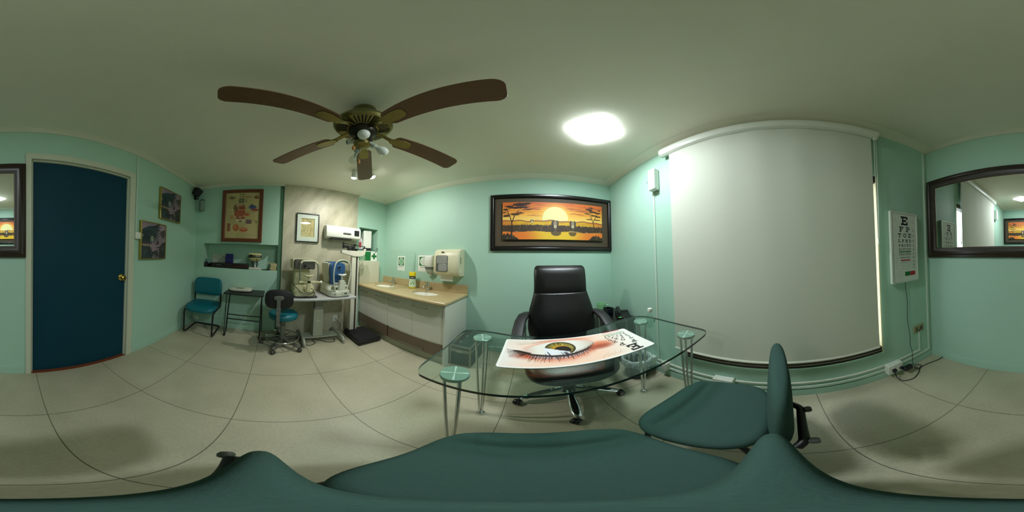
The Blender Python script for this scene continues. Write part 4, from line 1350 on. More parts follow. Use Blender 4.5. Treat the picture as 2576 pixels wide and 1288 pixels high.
def bar_handle(parent, x0, x1, zz, y, drop=0):
    r = .0048
    pts = [(x0 + .012, y, zz), (x0 + .012, y - .030, zz), (x1 - .012, y - .030, zz), (x1 - .012, y, zz)]
    mb = MB()
    mb.tube([(x0, y - .030, zz), (x1, y - .030, zz)], r, 10)
    for x in (x0 + .014, x1 - .014):
        mb.tube([(x, y, zz), (x, y - .030, zz)], r * .9, 8)
    return obj('handle', mb, m_steel, parent)
hs = [(-2.36, -2.155), (-1.925, -1.710), (-1.660, -1.452), (-1.226, -1.016)]
for i in range(4):
    a, b_ = xs[i] + .0018 - mid, xs[i + 1] - .0018 - mid
    dr = obj('door', MB().box(a, b_, 0, .018, .305, .762), m_cabwhite, t, bevel=.0015)
    h0, h1 = hs[i]
    bar_handle(dr, h0 - mid, h1 - mid, .700, 0)
for a, b_, h0, h1 in ((CX0, -1.666, -2.34, -1.914), (-1.650, CX1 - .020, -1.448, -1.046)):
    dr = obj('drawer', MB().box(a + .002 - mid, b_ - .002 - mid, 0, .018, .118, .294), m_drawer, t, bevel=.001)
    obj('drawer_edging', MB().box(a + .002 - mid, b_ - .002 - mid, -.0008, .018, .2945, .299), M('white edging', S(222, 222, 210), .4), dr)
    bar_handle(dr, h0 - mid, h1 - mid, .165, 0)

# counter with the two oval basin openings
SINKS = ((-2.05, 1.690), (-1.245, 1.690))
SRX, SRY = .195, .150
t = thing('counter_top', 'beige granite counter with two sunk oval basins and a low upstand at the wall', 'counter', (0, 0, CT))
N_ = 40
y0, y1 = 1.372, YN - .001
x0, x1 = CX0, -.775
mb = MB()
def slab(mb, xa, xb, c):
    """rectangle with an elliptical hole"""
    ring, outer = [], []
    for k in range(N_):
        a = 2 * PI * k / N_
        ca, sa = math.cos(a), math.sin(a)
        ring.append((c[0] + SRX * ca, c[1] + SRY * sa))
        tx = ((xb - c[0]) if ca > 0 else (xa - c[0])) / ca if abs(ca) > 1e-6 else 1e9
        ty = ((y1 - c[1]) if sa > 0 else (y0 + .02 - c[1])) / sa if abs(sa) > 1e-6 else 1e9
        q = min(abs(tx), abs(ty))
        outer.append((c[0] + q * ca, c[1] + q * sa))
    # put the corners of the rectangle on the outline
    for X_, Y_ in ((xa, y0 + .02), (xb, y0 + .02), (xb, y1), (xa, y1)):
        k = min(range(N_), key=lambda i: (outer[i][0] - X_) ** 2 + (outer[i][1] - Y_) ** 2)
        outer[k] = (X_, Y_)
    vs = [(p[0], p[1], 0) for p in ring] + [(p[0], p[1], 0) for p in outer] + [(p[0], p[1], -.028) for p in ring]
    fs = []
    for k in range(N_):
        k2 = (k + 1) % N_
        fs.append((k, N_ + k, N_ + k2, k2))
        fs.append((k, k2, 2 * N_ + k2, 2 * N_ + k))
    mb.add(vs, fs, 0)
xm = (SINKS[0][0] + SINKS[1][0]) / 2
slab(mb, x0, xm, SINKS[0])
slab(mb, xm, x1 - .02, SINKS[1])
# rounded front and side nosing
e = [(0, 0), (.008, -.002), (.014, -.007), (.018, -.014), (.018, -.026), (.012, -.036), (.0, -.040)]
mb.loft([[(x0, y0 + .02 - a, zz) for a, zz in e] + [(x0, y0 + .06, -.040), (x0, y0 + .06, -.002)], [(x1 - .02, y0 + .02 - a, zz) for a, zz in e] + [(x1 - .02, y0 + .06, -.040), (x1 - .02, y0 + .06, -.002)]])
mb.loft([[(x1 - .02 + a, y0 + .02, zz) for a, zz in e] + [(x1 - .06, y0 + .02, -.040), (x1 - .06, y0 + .02, -.002)], [(x1 - .02 + a, y1, zz) for a, zz in e] + [(x1 - .06, y1, -.040), (x1 - .06, y1, -.002)]])
cr = []
for k in range(9):
    q = PI / 2 * k / 8
    cr.append([(x1 - .02 + a * math.sin(q), y0 + .02 - a * math.cos(q), zz) for a, zz in e])
mb.loft(cr, caps=False)
obj('slab', mb, m_gran, t, smooth=30)
obj('upstand', MB().box(x0 + .0, x1 - .004, YN - .024, YN - .001, .0005, .112), m_gran, t, bevel=.003)
obj('joint_strip', MB().box(xm - .004, xm + .004, y0 + .03, YN - .025, -.001, .0012), M('joint sealant', S(206, 196, 160), .4), t)
for i, c in enumerate(SINKS):
    t = thing('basin', ('white oval basin sunk in the counter, nearer the white medicine cabinet', 'white oval basin sunk in the counter below the soap dispenser')[i], 'basin', (c[0], c[1], CT), 0, 'oval basins')
    prof = [(1.06, -.030), (1.0, -.024), (.97, -.04), (.93, -.075), (.80, -.115), (.55, -.138), (.2, -.146), (.09, -.148)]
    mb = MB()
    rings = [[(SRX * s * math.cos(2 * PI * k / 40), SRY * s * math.sin(2 * PI * k / 40), zz) for k in range(40)] for s, zz in prof]
    rings += [[(SRX * s * math.cos(2 * PI * k / 40), SRY * s * math.sin(2 * PI * k / 40), zz) for k in range(40)] for s, zz in ((.09, -.155), (.6, -.146), (.95, -.10), (1.06, -.04))]
    mb.loft(rings, caps=False, closed=True)
    obj('bowl', mb, m_porc, t)
    obj('drain', MB().lathe([(.001, -.1475), (.014, -.1475), (.020, -.145), (.022, -.148), (.001, -.156)]), m_chrome, t)
    # tap
    t = thing('tap', ('chrome mixer tap behind the basin nearer the white medicine cabinet', 'chrome mixer tap behind the basin below the soap dispenser')[i], 'tap', ((-2.075, -1.355)[i], 1.895, CT + .0005), (math.radians(12), math.radians(4))[i], 'chrome taps')
    obj('tap_body', MB().lathe([(.027, 0), (.027, .006), (.021, .012), (.020, .055), (.022, .07), (.022, .088), (.016, .098), (.001, .100)], seg=24), m_chrome, t)
    obj('spout', MB().tube([(0, -.012, .045), (0, -.05, .062), (0, -.095, .066), (0, -.118, .058), (0, -.122, .044)], [.015, .014, .0125, .012, .0115], 14), m_chrome, t)
    obj('lever', MB().tube([(0, 0, .10), (0, -.02, .112), (0, -.07, .118)] if i else [(0, 0, .10), (0, .0, .112), (0, -.045, .124)], [.012, .010, .007], 12, flat=.7), m_chrome, t)

# glass splash divider
o = obj('glass_divider', MB().prism([(-.24, 0), (.222, 0), (.222, .113), (.248, .113), (.248, .56), (-.24, .56)], -.004, .004, plane='yz'), glass_mat('divider glass', (.965, .985, .975), 1.42), None, smooth=0)
o.location = (-1.690, 1.725, CT + .0015)
o.rotation_euler = (0, 0, math.radians(-6))
tag(o, 'clear upright glass divider between the two basins', 'glass divider')

# notices
for x, w_, hh, z0, txt, lab, inner in ((-1.985, .176, .250, 1.052, 'PIEZA SUCIA', 'laminated notice with a green picture oval behind the glass divider', (128, 178, 140)), (-1.512, .196, .248, 1.066, 'PIEZA LIMPIA', 'laminated notice with a pale oval half covered by the soap dispenser', (206, 212, 200))):
    t = wall_thing('notice', lab, 'notice', 'n', x, z0, 0, 'laminated notices')
    mb = MB()
    mb.box(-w_ / 2, w_ / 2, -.002, -.0005, 0, hh)
    k = w_ / .18
    mb.poly([(-.068 * k, -.0022, hh - .024), (-.068 * k, -.0022, .088), (.068 * k, -.0022, .088), (.068 * k, -.0022, hh - .024)], 1)
    cz = (hh - .024 + .088) / 2
    ell_ = lambda rx, rz, yy: [(rx * math.cos(2 * PI * i / 36), yy, cz + rz * math.sin(2 * PI * i / 36)) for i in range(36)]
    mb.poly(ell_(.056 * k, .060, -.0024), 0)
    mb.poly(ell_(.048 * k, .052, -.0026), 3)
    text_mb(mb, txt, .0185, 2, face_xf(0, .066, -.0024), bold=.0005)
    mb.poly([(-.07 * k, -.0024, .016), (.07 * k, -.0024, .016), (.07 * k, -.0024, .018), (-.07 * k, -.0024, .018)], 4)
    obj('notice_sheet', mb, [m_paperw, m_green, m_ink, M('oval print %s' % txt[-3:], S(*inner), .6), M('faint print', S(150, 158, 148), .6)], t, smooth=0)

# soap dispenser
t = wall_thing('soap_dispenser', 'white wall soap dispenser with a clear lower window beside the towel dispenser', 'dispenser', 'n', -1.347, 1.015)
mb = MB()
def ring(w_, d_, zz, r=.03):
    return [(x, y - d_ / 2 - .001, zz) for x, y in rrect(w_, d_, min(r, w_ * .45, d_ * .45))]
mb.loft([ring(.126, .095, .095), ring(.142, .105, .135), ring(.150, .110, .20), ring(.148, .108, .265), ring(.138, .098, .288), ring(.11, .07, .297)])
obj('cover', mb, m_white, t)
mb = MB()
mb.loft([ring(.06, .05, .022), ring(.085, .066, .03), ring(.115, .085, .065), ring(.128, .096, .094)])
obj('clear_window', mb, M('smoky clear plastic', S(176, 186, 180), .15), t)
obj('dark_band', MB().loft([ring(.130, .098, .094), ring(.141, .106, .132)]), M('grey dispenser band', S(108, 116, 112), .3), t)
obj('nozzle', MB().lathe([(.018, .028), (.020, .012), (.014, .0), (.001, -.001)], (0, -.04, 0), 16), m_white, t)
mb = MB(); text_mb(mb, 'elite', .016, 0, face_xf(-.035, .147, -.111)); obj('logo', mb, m_grey, t, smooth=0)

# paper towel dispenser
t = wall_thing('paper_towel_dispenser', 'cream wall paper towel dispenser with a grey window and a sheet hanging out', 'dispenser', 'n', -1.018, .995)
mb = MB()
Wd, Hd = .365, .355
prof = [(-.002, .042), (-.10, .042), (-.165, .055), (-.190, .085), (-.196, .20), (-.190, .30), (-.165, .365), (-.115, .392), (-.05, .398), (-.002, .398)]
rings = []
for x, s in ((-Wd / 2, .93), (-Wd / 2 + .008, .97), (-Wd / 2 + .03, 1.0), (Wd / 2 - .03, 1.0), (Wd / 2 - .008, .97), (Wd / 2, .93)):
    rings.append([(x, y * s if y < -.01 else y, .22 + (zz - .22) * (1 - (1 - s) * .5)) for y, zz in prof])
mb.loft(rings)
obj('cover', mb, m_cream, t, smooth=40)
mb = MB()
mb.prism(rrect(.172, .205, .02, cx=-.050, cy=.205), -.1995, -.19, 0, plane='xz')
obj('window_rim', mb, M('grey window rim', S(92, 96, 92), .3), t, bevel=.002)
mb = MB()
mb.prism(rrect(.156, .096, .016, cx=-.046, cy=.252), -.2010, -.195, 0, plane='xz')
mb.prism(rrect(.130, .092, .022, cx=-.034, cy=.155), -.2010, -.195, 0, plane='xz')
obj('grey_window', mb, M('smoky grey window', S(150, 152, 146), .2), t, bevel=.002)
obj('highlight_badge', MB().prism(rrect(.05, .014, .005, cx=-.045, cy=.352), -.182, -.17, 0, plane='xz', xf=Matrix.Translation((0, -.0, 0))), m_cream, t)
mb = MB(); text_mb(mb, 'elite', .022, 0, face_xf(-.045, .352, -.1835), bold=.0008); obj('logo', mb, m_ink, t, smooth=0)
obj('side_slot', MB().prism(rrect(.012, .09, .005, cx=-.12, cy=.245), Wd / 2 - .004, Wd / 2 + .0015, plane='yz'), m_black, t)
obj('side_knob', MB().lathe([(.026, .0), (.026, .006), (.022, .010), (.001, .011)], (Wd / 2 - .004, -.115, .10), 22, axis='x'), m_cream, t)
mb = MB()
mb.loft([[(x, y, zz) for x, y in ((-.11, -.118), (.075, -.118), (.075, -.1165), (-.11, -.1165))] for zz in (.045, .02, .0)] + [[(x, y - .004, -.022) for x, y in ((-.112, -.118), (.077, -.118), (.077, -.1165), (-.112, -.1165))]])
obj('paper_sheet', mb, m_paperw, t, smooth=0)

# cleaner bottle
t = thing('cleaner_bottle', 'white cleaner canister with a yellow lid on the counter by the glass divider', 'bottle', (-1.610, 1.850, CT + .0015))
obj('bottle_body', MB().lathe([(.056, 0), (.058, .012), (.056, .03), (.050, .10), (.046, .145), (.046, .185), (.001, .186)], seg=28), M('bottle yellow', S(196, 178, 60), .35), t)
obj('label_wrap', MB().lathe([(.0568, .025), (.0555, .04), (.0507, .10), (.0472, .142), (.0472, .143), (.001, .1431)], seg=28), M('pale bottle label', S(206, 222, 196), .45), t)
obj('dark_band', MB().lathe([(.0473, .142), (.0473, .183), (.001, .1832)], seg=28), M('dark label band', S(38, 42, 38), .4), t)
obj('lid', MB().lathe([(.049, .184), (.053, .188), (.056, .236), (.053, .243), (.001, .244)], seg=28), M('yellow lid', S(226, 206, 30), .4), t)
mb = MB()
for dx, dz in ((0, .092), (-.019, .113), (.019, .113), (-.019, .071), (.019, .071)):
    mb.add([(dx - .011, 0, dz), (dx, 0, dz - .013), (dx + .011, 0, dz), (dx, 0, dz + .013)], [(0, 1, 2, 3)], 0)
vd = Matrix.Rotation(math.radians(-41 + 90 - 90), 4, 'Z')
mb.v = [tuple(Matrix.Rotation(math.radians(41), 4, 'Z') @ Vector((p[0], -.0500 - (.10 - p[2]) * .1 - .002 + 12 * p[0] ** 2, p[2]))) for p in mb.v]
obj('green_flower', mb, M('leaf green print', S(34, 128, 44), .5), t, smooth=0)
mb = MB()
text_mb(mb, 'IGENIX', .022, 0)
mb.v = [tuple(Matrix.Rotation(math.radians(41), 4, 'Z') @ Vector((.0478 * math.sin(p[0] / .0478), -.0478 * math.cos(p[0] / .0478), .162 + p[1]))) for p in mb.v]
obj('brand_lettering', mb, m_paperw, t, smooth=0)

# ------------------------------------------------------------------ physician scale
t = thing('physician_scale', 'white upright doctor scale with a sliding beam and a black platform', 'scale', (-2.0, 1.225, 0), 0)
cx_, cy_ = -.195, -.045        # column, local
obj('platform', MB().box(-.235, .235, -.160, .190, .022, .075), M('black platform paint', S(26, 27, 26), .55), t, bevel=.006)
obj('platform_mat', MB().box(-.225, .225, -.150, .180, .0755, .086), M('ribbed rubber', S(20, 20, 20), .85, bump=.4, bscale=120), t, bevel=.003)
for sx_ in (-.2, .2):
    for sy_ in (-.125, .155):
        obj('foot', MB().lathe([(.020, 0), (.022, .022), (.001, .0221)], (sx_, sy_, 0), 14), m_black, t)
m_scale = M('scale enamel', S(216, 214, 196), .4, var=.02)
obj('column', MB().box(cx_ - .030, cx_ + .030, cy_ - .048, cy_ + .020, .0865, 1.275).box(cx_ - .030, cx_ + .030, cy_ + .050, cy_ + .068, .0865, 1.275), m_scale, t, bevel=.003)
obj('height_slot', MB().box(cx_ - .026, cx_ + .012, cy_ + .0205, cy_ + .0495, .0865, 1.38), m_blackmat, t)
mr_ = M('striped ruler', S(30, 28, 24), .5)
nt = mr_.node_tree
sp_ = nt.nodes.new('ShaderNodeSeparateXYZ'); tc_ = nt.nodes.new('ShaderNodeTexCoord')
mo_ = nt.nodes.new('ShaderNodeMath'); mo_.operation = 'MODULO'; mo_.inputs[1].default_value = .031
lt_ = nt.nodes.new('ShaderNodeMath'); lt_.operation = 'LESS_THAN'; lt_.inputs[1].default_value = .0022
mc_ = nt.nodes.new('ShaderNodeMix'); mc_.data_type = 'RGBA'; mc_.inputs[6].default_value = (*S(20, 20, 18), 1); mc_.inputs[7].default_value = (*S(190, 186, 160), 1)
nt.links.new(tc_.outputs['Object'], sp_.inputs[0]); nt.links.new(sp_.outputs[2], mo_.inputs[0]); nt.links.new(mo_.outputs[0], lt_.inputs[0])
nt.links.new(lt_.outputs[0], mc_.inputs[0]); nt.links.new(mc_.outputs[2], nt.nodes['Principled BSDF'].inputs['Base Color'])
obj('ruler_strip', MB().box(cx_ + .0122, cx_ + .0132, cy_ + .024, cy_ + .040, .35, 1.25), mr_, t, smooth=0)
mb = MB()
mb.prism([(cy_ - .225, 1.345), (cy_ - .225, 1.305), (cy_ - .02, 1.262), (cy_ + .06, 1.262), (cy_ + .165, 1.285), (cy_ + .185, 1.385), (cy_ + .165, 1.388), (cy_ + .15, 1.345)], cx_ - .02, cx_ + .042, plane='yz')
obj('beam_head', mb, m_scale, t, bevel=.003)
mb = MB()
text_mb(mb, 'DETECTO', .013, 0, Matrix(((0, 0, 1, cx_ + .0425), (1, 0, 0, cy_ - .115), (0, 1, 0, 1.325), (0, 0, 0, 1))))
obj('brand_lettering', mb, m_grey, t, smooth=0)
mb = MB()
mb.box(cx_ + .005, cx_ + .020, cy_ - .205, cy_ - .190, 1.375, 1.465).box(cx_ + .005, cx_ + .020, cy_ + .165, cy_ + .178, 1.355, 1.43)
mb.tube([(cx_ + .012, cy_ - .2, 1.452), (cx_ + .012, cy_ + .17, 1.42)], .0055, 8)
mb.box(cx_ + .007, cx_ + .018, cy_ - .06, cy_ + .17, 1.368, 1.380)
obj('beam', mb, m_steelblk, t, bevel=.001)
mb = MB()
mb.lathe([(.021, 0), (.021, .06), (.001, .061)], (cx_ + .012, cy_ - .186, 1.405), 18, axis='y')
obj('counterweight', mb, m_black, t)
obj('poise', MB().box(cx_ - .004, cx_ + .034, cy_ - .125, cy_ - .052, 1.346, 1.418), m_black, t, bevel=.003)
obj('poise', MB().box(cx_ - .002, cx_ + .036, cy_ - .045, cy_ - .008, 1.346, 1.412), m_black, t, bevel=.003)
obj('small_poise', MB().box(cx_ - .002, cx_ + .026, cy_ - .022, cy_ + .012, 1.415, 1.450), m_black, t, bevel=.003)
mb = MB()
mb.box(cx_ + .0342, cx_ + .0352, cy_ - .098, cy_ - .078, 1.36, 1.41, 0)
mb.add([(cx_ + .0356, cy_ - .092, 1.40), (cx_ + .0356, cy_ - .084, 1.40), (cx_ + .0356, cy_ - .088, 1.388)], [(0, 1, 2)], 1)
obj('poise_plate', mb, [M('poise plate', S(44, 46, 44), .3), m_white], t)
# ------------------------------------------------------------------ glass desk
DZ0, DZ1 = .768, .780
t = thing('glass_desk', 'curved clear glass desk on four groups of chrome rods', 'desk', (.24, .68, 0))
ox, oy = .24, .68
ctrl = [(-.30, .420), (-.335, .432), (-.358, .468), (-.368, .53), (-.374, .70), (-.384, .86), (-.374, .925), (-.325, .950), (-.23, .956), (-.11, .930), (0, .912), (.125, .906), (.265, .918), (.40, .952), (.53, .996), (.658, 1.024), (.755, 1.018), (.812, .968), (.836, .875), (.846, .70), (.844, .53), (.832, .472), (.795, .444), (.72, .436), (.52, .430), (.35, .428), (.215, .424), (.087, .419), (-.031, .414), (-.15, .413)]
def closed_spline(P, n=5):
    out = []
    m = len(P)
    for i in range(m):
        p0, p1, p2, p3 = P[i - 1], P[i], P[(i + 1) % m], P[(i + 2) % m]
        for k in range(n):
            s = k / n
            out.append(tuple(.5 * ((2 * p1[j]) + (-p0[j] + p2[j]) * s + (2 * p0[j] - 5 * p1[j] + 4 * p2[j] - p3[j]) * s * s + (-p0[j] + 3 * p1[j] - 3 * p2[j] + p3[j]) * s ** 3) for j in (0, 1)))
    return out
outl = [(a - ox, b_ - oy) for a, b_ in closed_spline(ctrl)]
m_desk = glass_mat('desk glass', (.865, .932, .905), 1.52)
m_edge = M('green glass edge', S(8, 44, 40), .12, var=.1, spec=.8)
mb = MB()
n = len(outl)
vs = [(a, b_, DZ0) for a, b_ in outl] + [(a, b_, DZ1) for a, b_ in outl]
mb.add(vs, [tuple(range(n))[::-1], tuple(range(n, 2 * n))], 0)
mb.add(vs, [(j, (j + 1) % n, n + (j + 1) % n, n + j) for j in range(n)], 1)
top = obj('glass_top', mb, [m_desk, m_edge], t, smooth=0)
# weld the two bands so the pane is one solid
bm = bmesh.new(); bm.from_mesh(top.data); bmesh.ops.remove_doubles(bm, verts=bm.verts, dist=1e-6); bmesh.ops.recalc_face_normals(bm, faces=bm.faces); bm.to_mesh(top.data); bm.free()
m_disc = M('satin disc', S(160, 182, 170), .35, metal=.3, var=.04)
for i, (lx, ly) in enumerate(((-.242, .508), (-.258, .885), (.738, .930), (.756, .552))):
    lg = obj('leg', MB().lathe([(.022, 0), (.024, .006), (.024, .020), (.019, .030), (.012, .034), (.001, .035)], (lx - ox, ly - oy, 0), 20), m_chrome, t)
    tops = []
    for k in range(3):
        a = math.radians((200, 215, 190, 160)[i] + 120 * k)
        p0 = (lx - ox + .008 * math.cos(a), ly - oy + .008 * math.sin(a), .028)
        p1 = (lx - ox + .036 * math.cos(a), ly - oy + .036 * math.sin(a), .752)
        obj('rod', MB().tube([p0, p1], .0065, 12), m_chrome, lg)
    obj('disc', MB().lathe([(.047, .750), (.051, .752), (.051, .766), (.049, .7676), (.001, .7676)], (lx - ox, ly - oy, 0), 36), m_disc, lg)
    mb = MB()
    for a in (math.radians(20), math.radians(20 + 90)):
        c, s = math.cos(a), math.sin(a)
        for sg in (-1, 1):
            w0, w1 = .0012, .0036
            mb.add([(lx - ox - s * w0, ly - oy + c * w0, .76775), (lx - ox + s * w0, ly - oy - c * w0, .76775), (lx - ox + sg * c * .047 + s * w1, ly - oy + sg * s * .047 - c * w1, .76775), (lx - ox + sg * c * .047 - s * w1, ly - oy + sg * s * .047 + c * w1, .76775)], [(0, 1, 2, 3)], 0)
    obj('disc_highlight', mb, M('white highlight cross', S(240, 243, 238), .5, var=0), lg, smooth=0)  # white wedges painted as the disc's cross-shaped highlight

# ------------------------------------------------------------------ printed desk mat
def eye(s, q):
    A = 2.37
    c = np.zeros(s.shape + (3,)); c[...] = (240, 205, 184)
    c = mixc(c, (232, 226, 222), 1 - sst(.02, .34, s + .25 * np.abs(q - .35)))
    c = mixc(c, (222, 216, 208), sst(.62, .98, q) * (1 - sst(.2, .45, s)) * .8)
    c = mixc(c, (236, 218, 204), sst(.60, .80, s))
    c = mixc(c, (238, 234, 228), sst(.74, .95, s))
    lower_s = np.array([.05, .12, .195, .314, .40, .46, .55, .606, .64, .665])
    lower_q = np.array([.58, .52, .415, .345, .335, .36, .45, .55, .62, .68])
    upper_s = np.array([.05, .15, .2, .3, .41, .5, .6, .64, .665])
    upper_q = np.array([.60, .64, .73, .85, .90, .885, .80, .73, .68])
    lo = np.interp(s, lower_s, lower_q); hi = np.interp(s, upper_s, upper_q)
    ins = sst(.11, .16, s) * (1 - sst(.635, .668, s))
    # red shading around the eye
    d = np.where(q < lo, lo - q, 0)
    c = mixc(c, (206, 96, 66), (1 - sst(.06, .30, d + .04 * vn(s * 30, q * 10, 3))) * sst(.06, .2, s) * (1 - sst(.58, .72, s)) * sst(-.005, .02, lo - q) * .85)
    c = mixc(c, (178, 70, 46), (1 - sst(.0, .16, np.hypot((s - .16) * A * .5, q - .36))) * .8)
    c = mixc(c, (216, 120, 84), (1 - sst(.02, .2, np.hypot((s - .69) * A * .6, q - .55))) * .9)
    c = mixc(c, (150, 60, 44), (1 - sst(.03, .14, np.hypot((s - .66) * A * .4, q - .46))) * .7)
    d2 = np.where(q > hi, q - hi, 0)
    c = mixc(c, (226, 160, 140), (1 - sst(.0, .09, d2)) * sst(-.01, .01, q - hi) * ins * .8)
    c = mixc(c, (216, 140, 116), (1 - sst(.012, .05, np.abs(q - (.955 - .5 * (s - .43) ** 2 * 4)))) * sst(.16, .30, s) * (1 - sst(.56, .70, s)) * .75)
    # white of the eye
    w_ = sst(-.01, .02, q - lo) * sst(-.01, .02, hi - q) * ins
    wc = np.zeros_like(c); wc[...] = (226, 224, 216)
    wc = mixc(wc, (206, 190, 176), sst(.5, .66, s)); wc = mixc(wc, (214, 190, 178), 1 - sst(.14, .24, s))
    r = np.hypot((s - .388) * A, q - .60)
    iris = 1 - sst(.245, .262, r)
    th = np.arctan2(q - .60, (s - .388) * A)
    ic = np.zeros_like(c); ic[...] = (122, 112, 44)
    n = vn(th * 14, r * 8, 5) * .6 + vn(th * 34, r * 14, 6) * .4
    ic = mixc(ic, (196, 186, 104), sst(.45, .75, n) * (1 - sst(.16, .24, r)))
    ic = mixc(ic, (52, 48, 24), sst(.5, .3, n) * .7 if False else (1 - sst(.28, .5, n)) * .7)
    ic = mixc(ic, (190, 140, 28), (1 - sst(.10, .17, r)) * .8)
    ic = mixc(ic, (26, 26, 18), sst(.205, .25, r))
    rp = np.hypot((s - .402) * A, q - .535)
    ic = mixc(ic, (20, 14, 12), 1 - sst(.125, .145, rp))
    wc = wc * (1 - iris[..., None]) + ic * iris[..., None]
    gl = (1 - sst(-.012, .012, q - (.655 - 1.25 * (s - .275)) - .005 * np.sin(s * 160))) * sst(.272, .284, s) * (1 - sst(.43, .45, s))
    wc = mixc(wc, (222, 226, 232), gl)
    lashg = gl * sst(.45, .62, vn(s * 120 + q * 14, q * 2, 9)) * (1 - sst(.42, .50, q - .35 * (.34 - s)))
    wc = mixc(wc, (44, 50, 66), lashg * .9)
    c = c * (1 - w_[..., None]) + wc * w_[..., None]
    # lower rim and lashes (the thick upper lashes of the upside down eye)
    rim = (1 - sst(.010, .05, np.abs(q - lo + .018))) * sst(.06, .12, s) * (1 - sst(.58, .65, s))
    c = mixc(c, (28, 20, 20), rim * sst(.08, .16, s) * (1 - .6 * sst(.50, .64, s)))
    band = sst(.02, .05, lo - q) * (1 - sst(.10, .15, lo - q + .03 * vn(s * 60, s * 0, 2))) * sst(.16, .22, s) * (1 - sst(.50, .62, s))
    c = mixc(c, (172, 160, 170), band * .8)
    rng = random.Random(5)
    def lash(c, ax, ay, bx, by, w0, col, al=1.0):
        mxx, myy = (ax + bx) / 2 + rng.uniform(-.006, .006), (ay + by) / 2 - .012
        for (p, e, w2) in (((ax, ay), (mxx, myy), w0), ((mxx, myy), (bx, by), w0 * .55)):
            c = mixc(c, col, (1 - sst(w2 * .6, w2 * 1.4, seg_d(s, q, p[0], p[1], e[0], e[1], A))) * al)
        return c
    for k in range(46):
        x = .08 + .50 * k / 45
        y = float(np.interp(x, lower_s, lower_q))
        ln = .30 - .16 * (x - .08) / .5
        lean = -.16 + .24 * (x - .08) / .5
        c = lash(c, x, y - .01, x + lean * ln * 1.3 + rng.uniform(-.014, .014), y - ln * rng.uniform(.45, .95) * (.35 + .65 * sst(.08, .2, np.float64(x))), .0055, (24, 16, 16))
    for k in range(16):
        x = .05 + .12 * k / 15
        c = lash(c, .11 + .08 * k / 15, .55 - .09 * k / 15, .02 + .035 * k / 15, .60 - .30 * k / 15, .005, (34, 22, 22))
    for k in range(26):
        x = .44 + .2 * k / 25
        y = float(np.interp(x, lower_s, lower_q))
        c = lash(c, x, y, x + .004, y + .075, .004, (36, 22, 20), .85)
    for k in range(26):
        x = .10 + .26 * k / 25
        y = .76 + .16 * k / 25
        c = lash(c, x, y, x - .035 + .03 * k / 25, y + rng.uniform(.06, .14), .0022, (96, 64, 58), .8)
    for k in range(16):
        x = .60 + .15 * k / 15
        c = lash(c, x, .06 + .02 * (k % 4), x + .03, .11 + .02 * (k % 5), .0018, (120, 86, 84), .5)
    brd = np.minimum(np.minimum(s, 1 - s) * A, np.minimum(q, 1 - q))
    c = mixc(c, (240, 240, 236), 1 - sst(.014, .022, brd))
    return c
t = thing('desk_mat', 'glossy desk mat printed with a large human eye, on the glass desk', 'desk mat', (.2110, .718, DZ1), math.radians(-.3))
mw_, md_ = .664, .280
obj('mat_board', MB().prism(rrect(mw_, md_, .016), .0003, .0032), M('white mat edge', S(226, 226, 222), .4), t)
painted('mat_print', t, -mw_ / 2 + .004, mw_ / 2 - .004, -md_ / 2 + .004, md_ / 2 - .004, .0034, 460, 190, eye, plane='xy')
pm = bpy.data.materials['painted surface'].copy(); pm.name = 'glossy printed surface'; pm.node_tree.nodes['Principled BSDF'].inputs['Roughness'].default_value = .35
t.children[-1].data.materials[0] = pm
mb = MB()
def mpl(a, b_):
    return (a, b_, .0037)
def mrow(st, sc_, q, h, pitch):
    k = len(st)
    for i, ch in enumerate(st):
        gx = (sc_ - .5) * mw_ - (i - (k - 1) / 2) * pitch
        for pl in GL.get(ch, GL['E']):
            mb.poly([mpl(gx - (p[0] - 2.5) / 5 * h, (q - .5) * md_ - (p[1] - 2.5) / 5 * h) for p in pl], 0)
mrow('E', .862, .150, .062, 0)
mrow('FP', .862, .352, .030, .068)
mrow('TOZ', .860, .505, .023, .048)
mrow('LPED', .852, .605, .018, .036)
mrow('PECFD', .850, .685, .0145, .028)
mrow('EDFCZP', .848, .752, .012, .023)
mrow('FELOPZD', .855, .800, .009, .0195)
mrow('DEFPOTEC', .858, .880, .0075, .0165)
mrow('LEFODPCT', .858, .935, .006, .0165)
mb.poly([mpl((a - .5) * mw_, (b_ - .5) * md_) for a, b_ in ((.764, .825), (.954, .825), (.954, .843), (.764, .843))], 1)
mb.poly([mpl((a - .5) * mw_, (b_ - .5) * md_) for a, b_ in ((.774, .975), (.940, .975), (.940, .996), (.774, .996))], 2)
obj('letter_print', mb, [m_ink, M('print green', S(76, 168, 76), .5), M('print red', S(216, 60, 76), .5)], t, smooth=0)

# ------------------------------------------------------------------ hand sanitizer
t = thing('sanitizer_bottle', 'small clear sanitizer bottle with a white flip cap on the glass desk', 'bottle', (.690, .775, DZ1 + .0005))
obj('bottle_body', MB().lathe([(.020, .0), (.023, .004), (.024, .05), (.023, .085), (.012, .100), (.010, .108)], seg=24), glass_mat('clear gel plastic', (.90, .95, .93), 1.4), t)
obj('gel', MB().lathe([(.001, .004), (.0215, .005), (.022, .05), (.0215, .06), (.001, .06)], seg=24), glass_mat('sanitizer gel', (.93, .97, .95), 1.25), t)
obj('cap', MB().lathe([(.014, .106), (.015, .110), (.015, .128), (.013, .132), (.001, .133)], seg=20), m_white, t)
obj('label', MB().prism(rrect(.010, .028, .002, cx=.012, cy=.045), -.0242, -.0236, 0, plane='xz', xf=Matrix.Rotation(math.radians(25), 4, 'Z')), M('small dark label', S(60, 66, 70), .4), t)

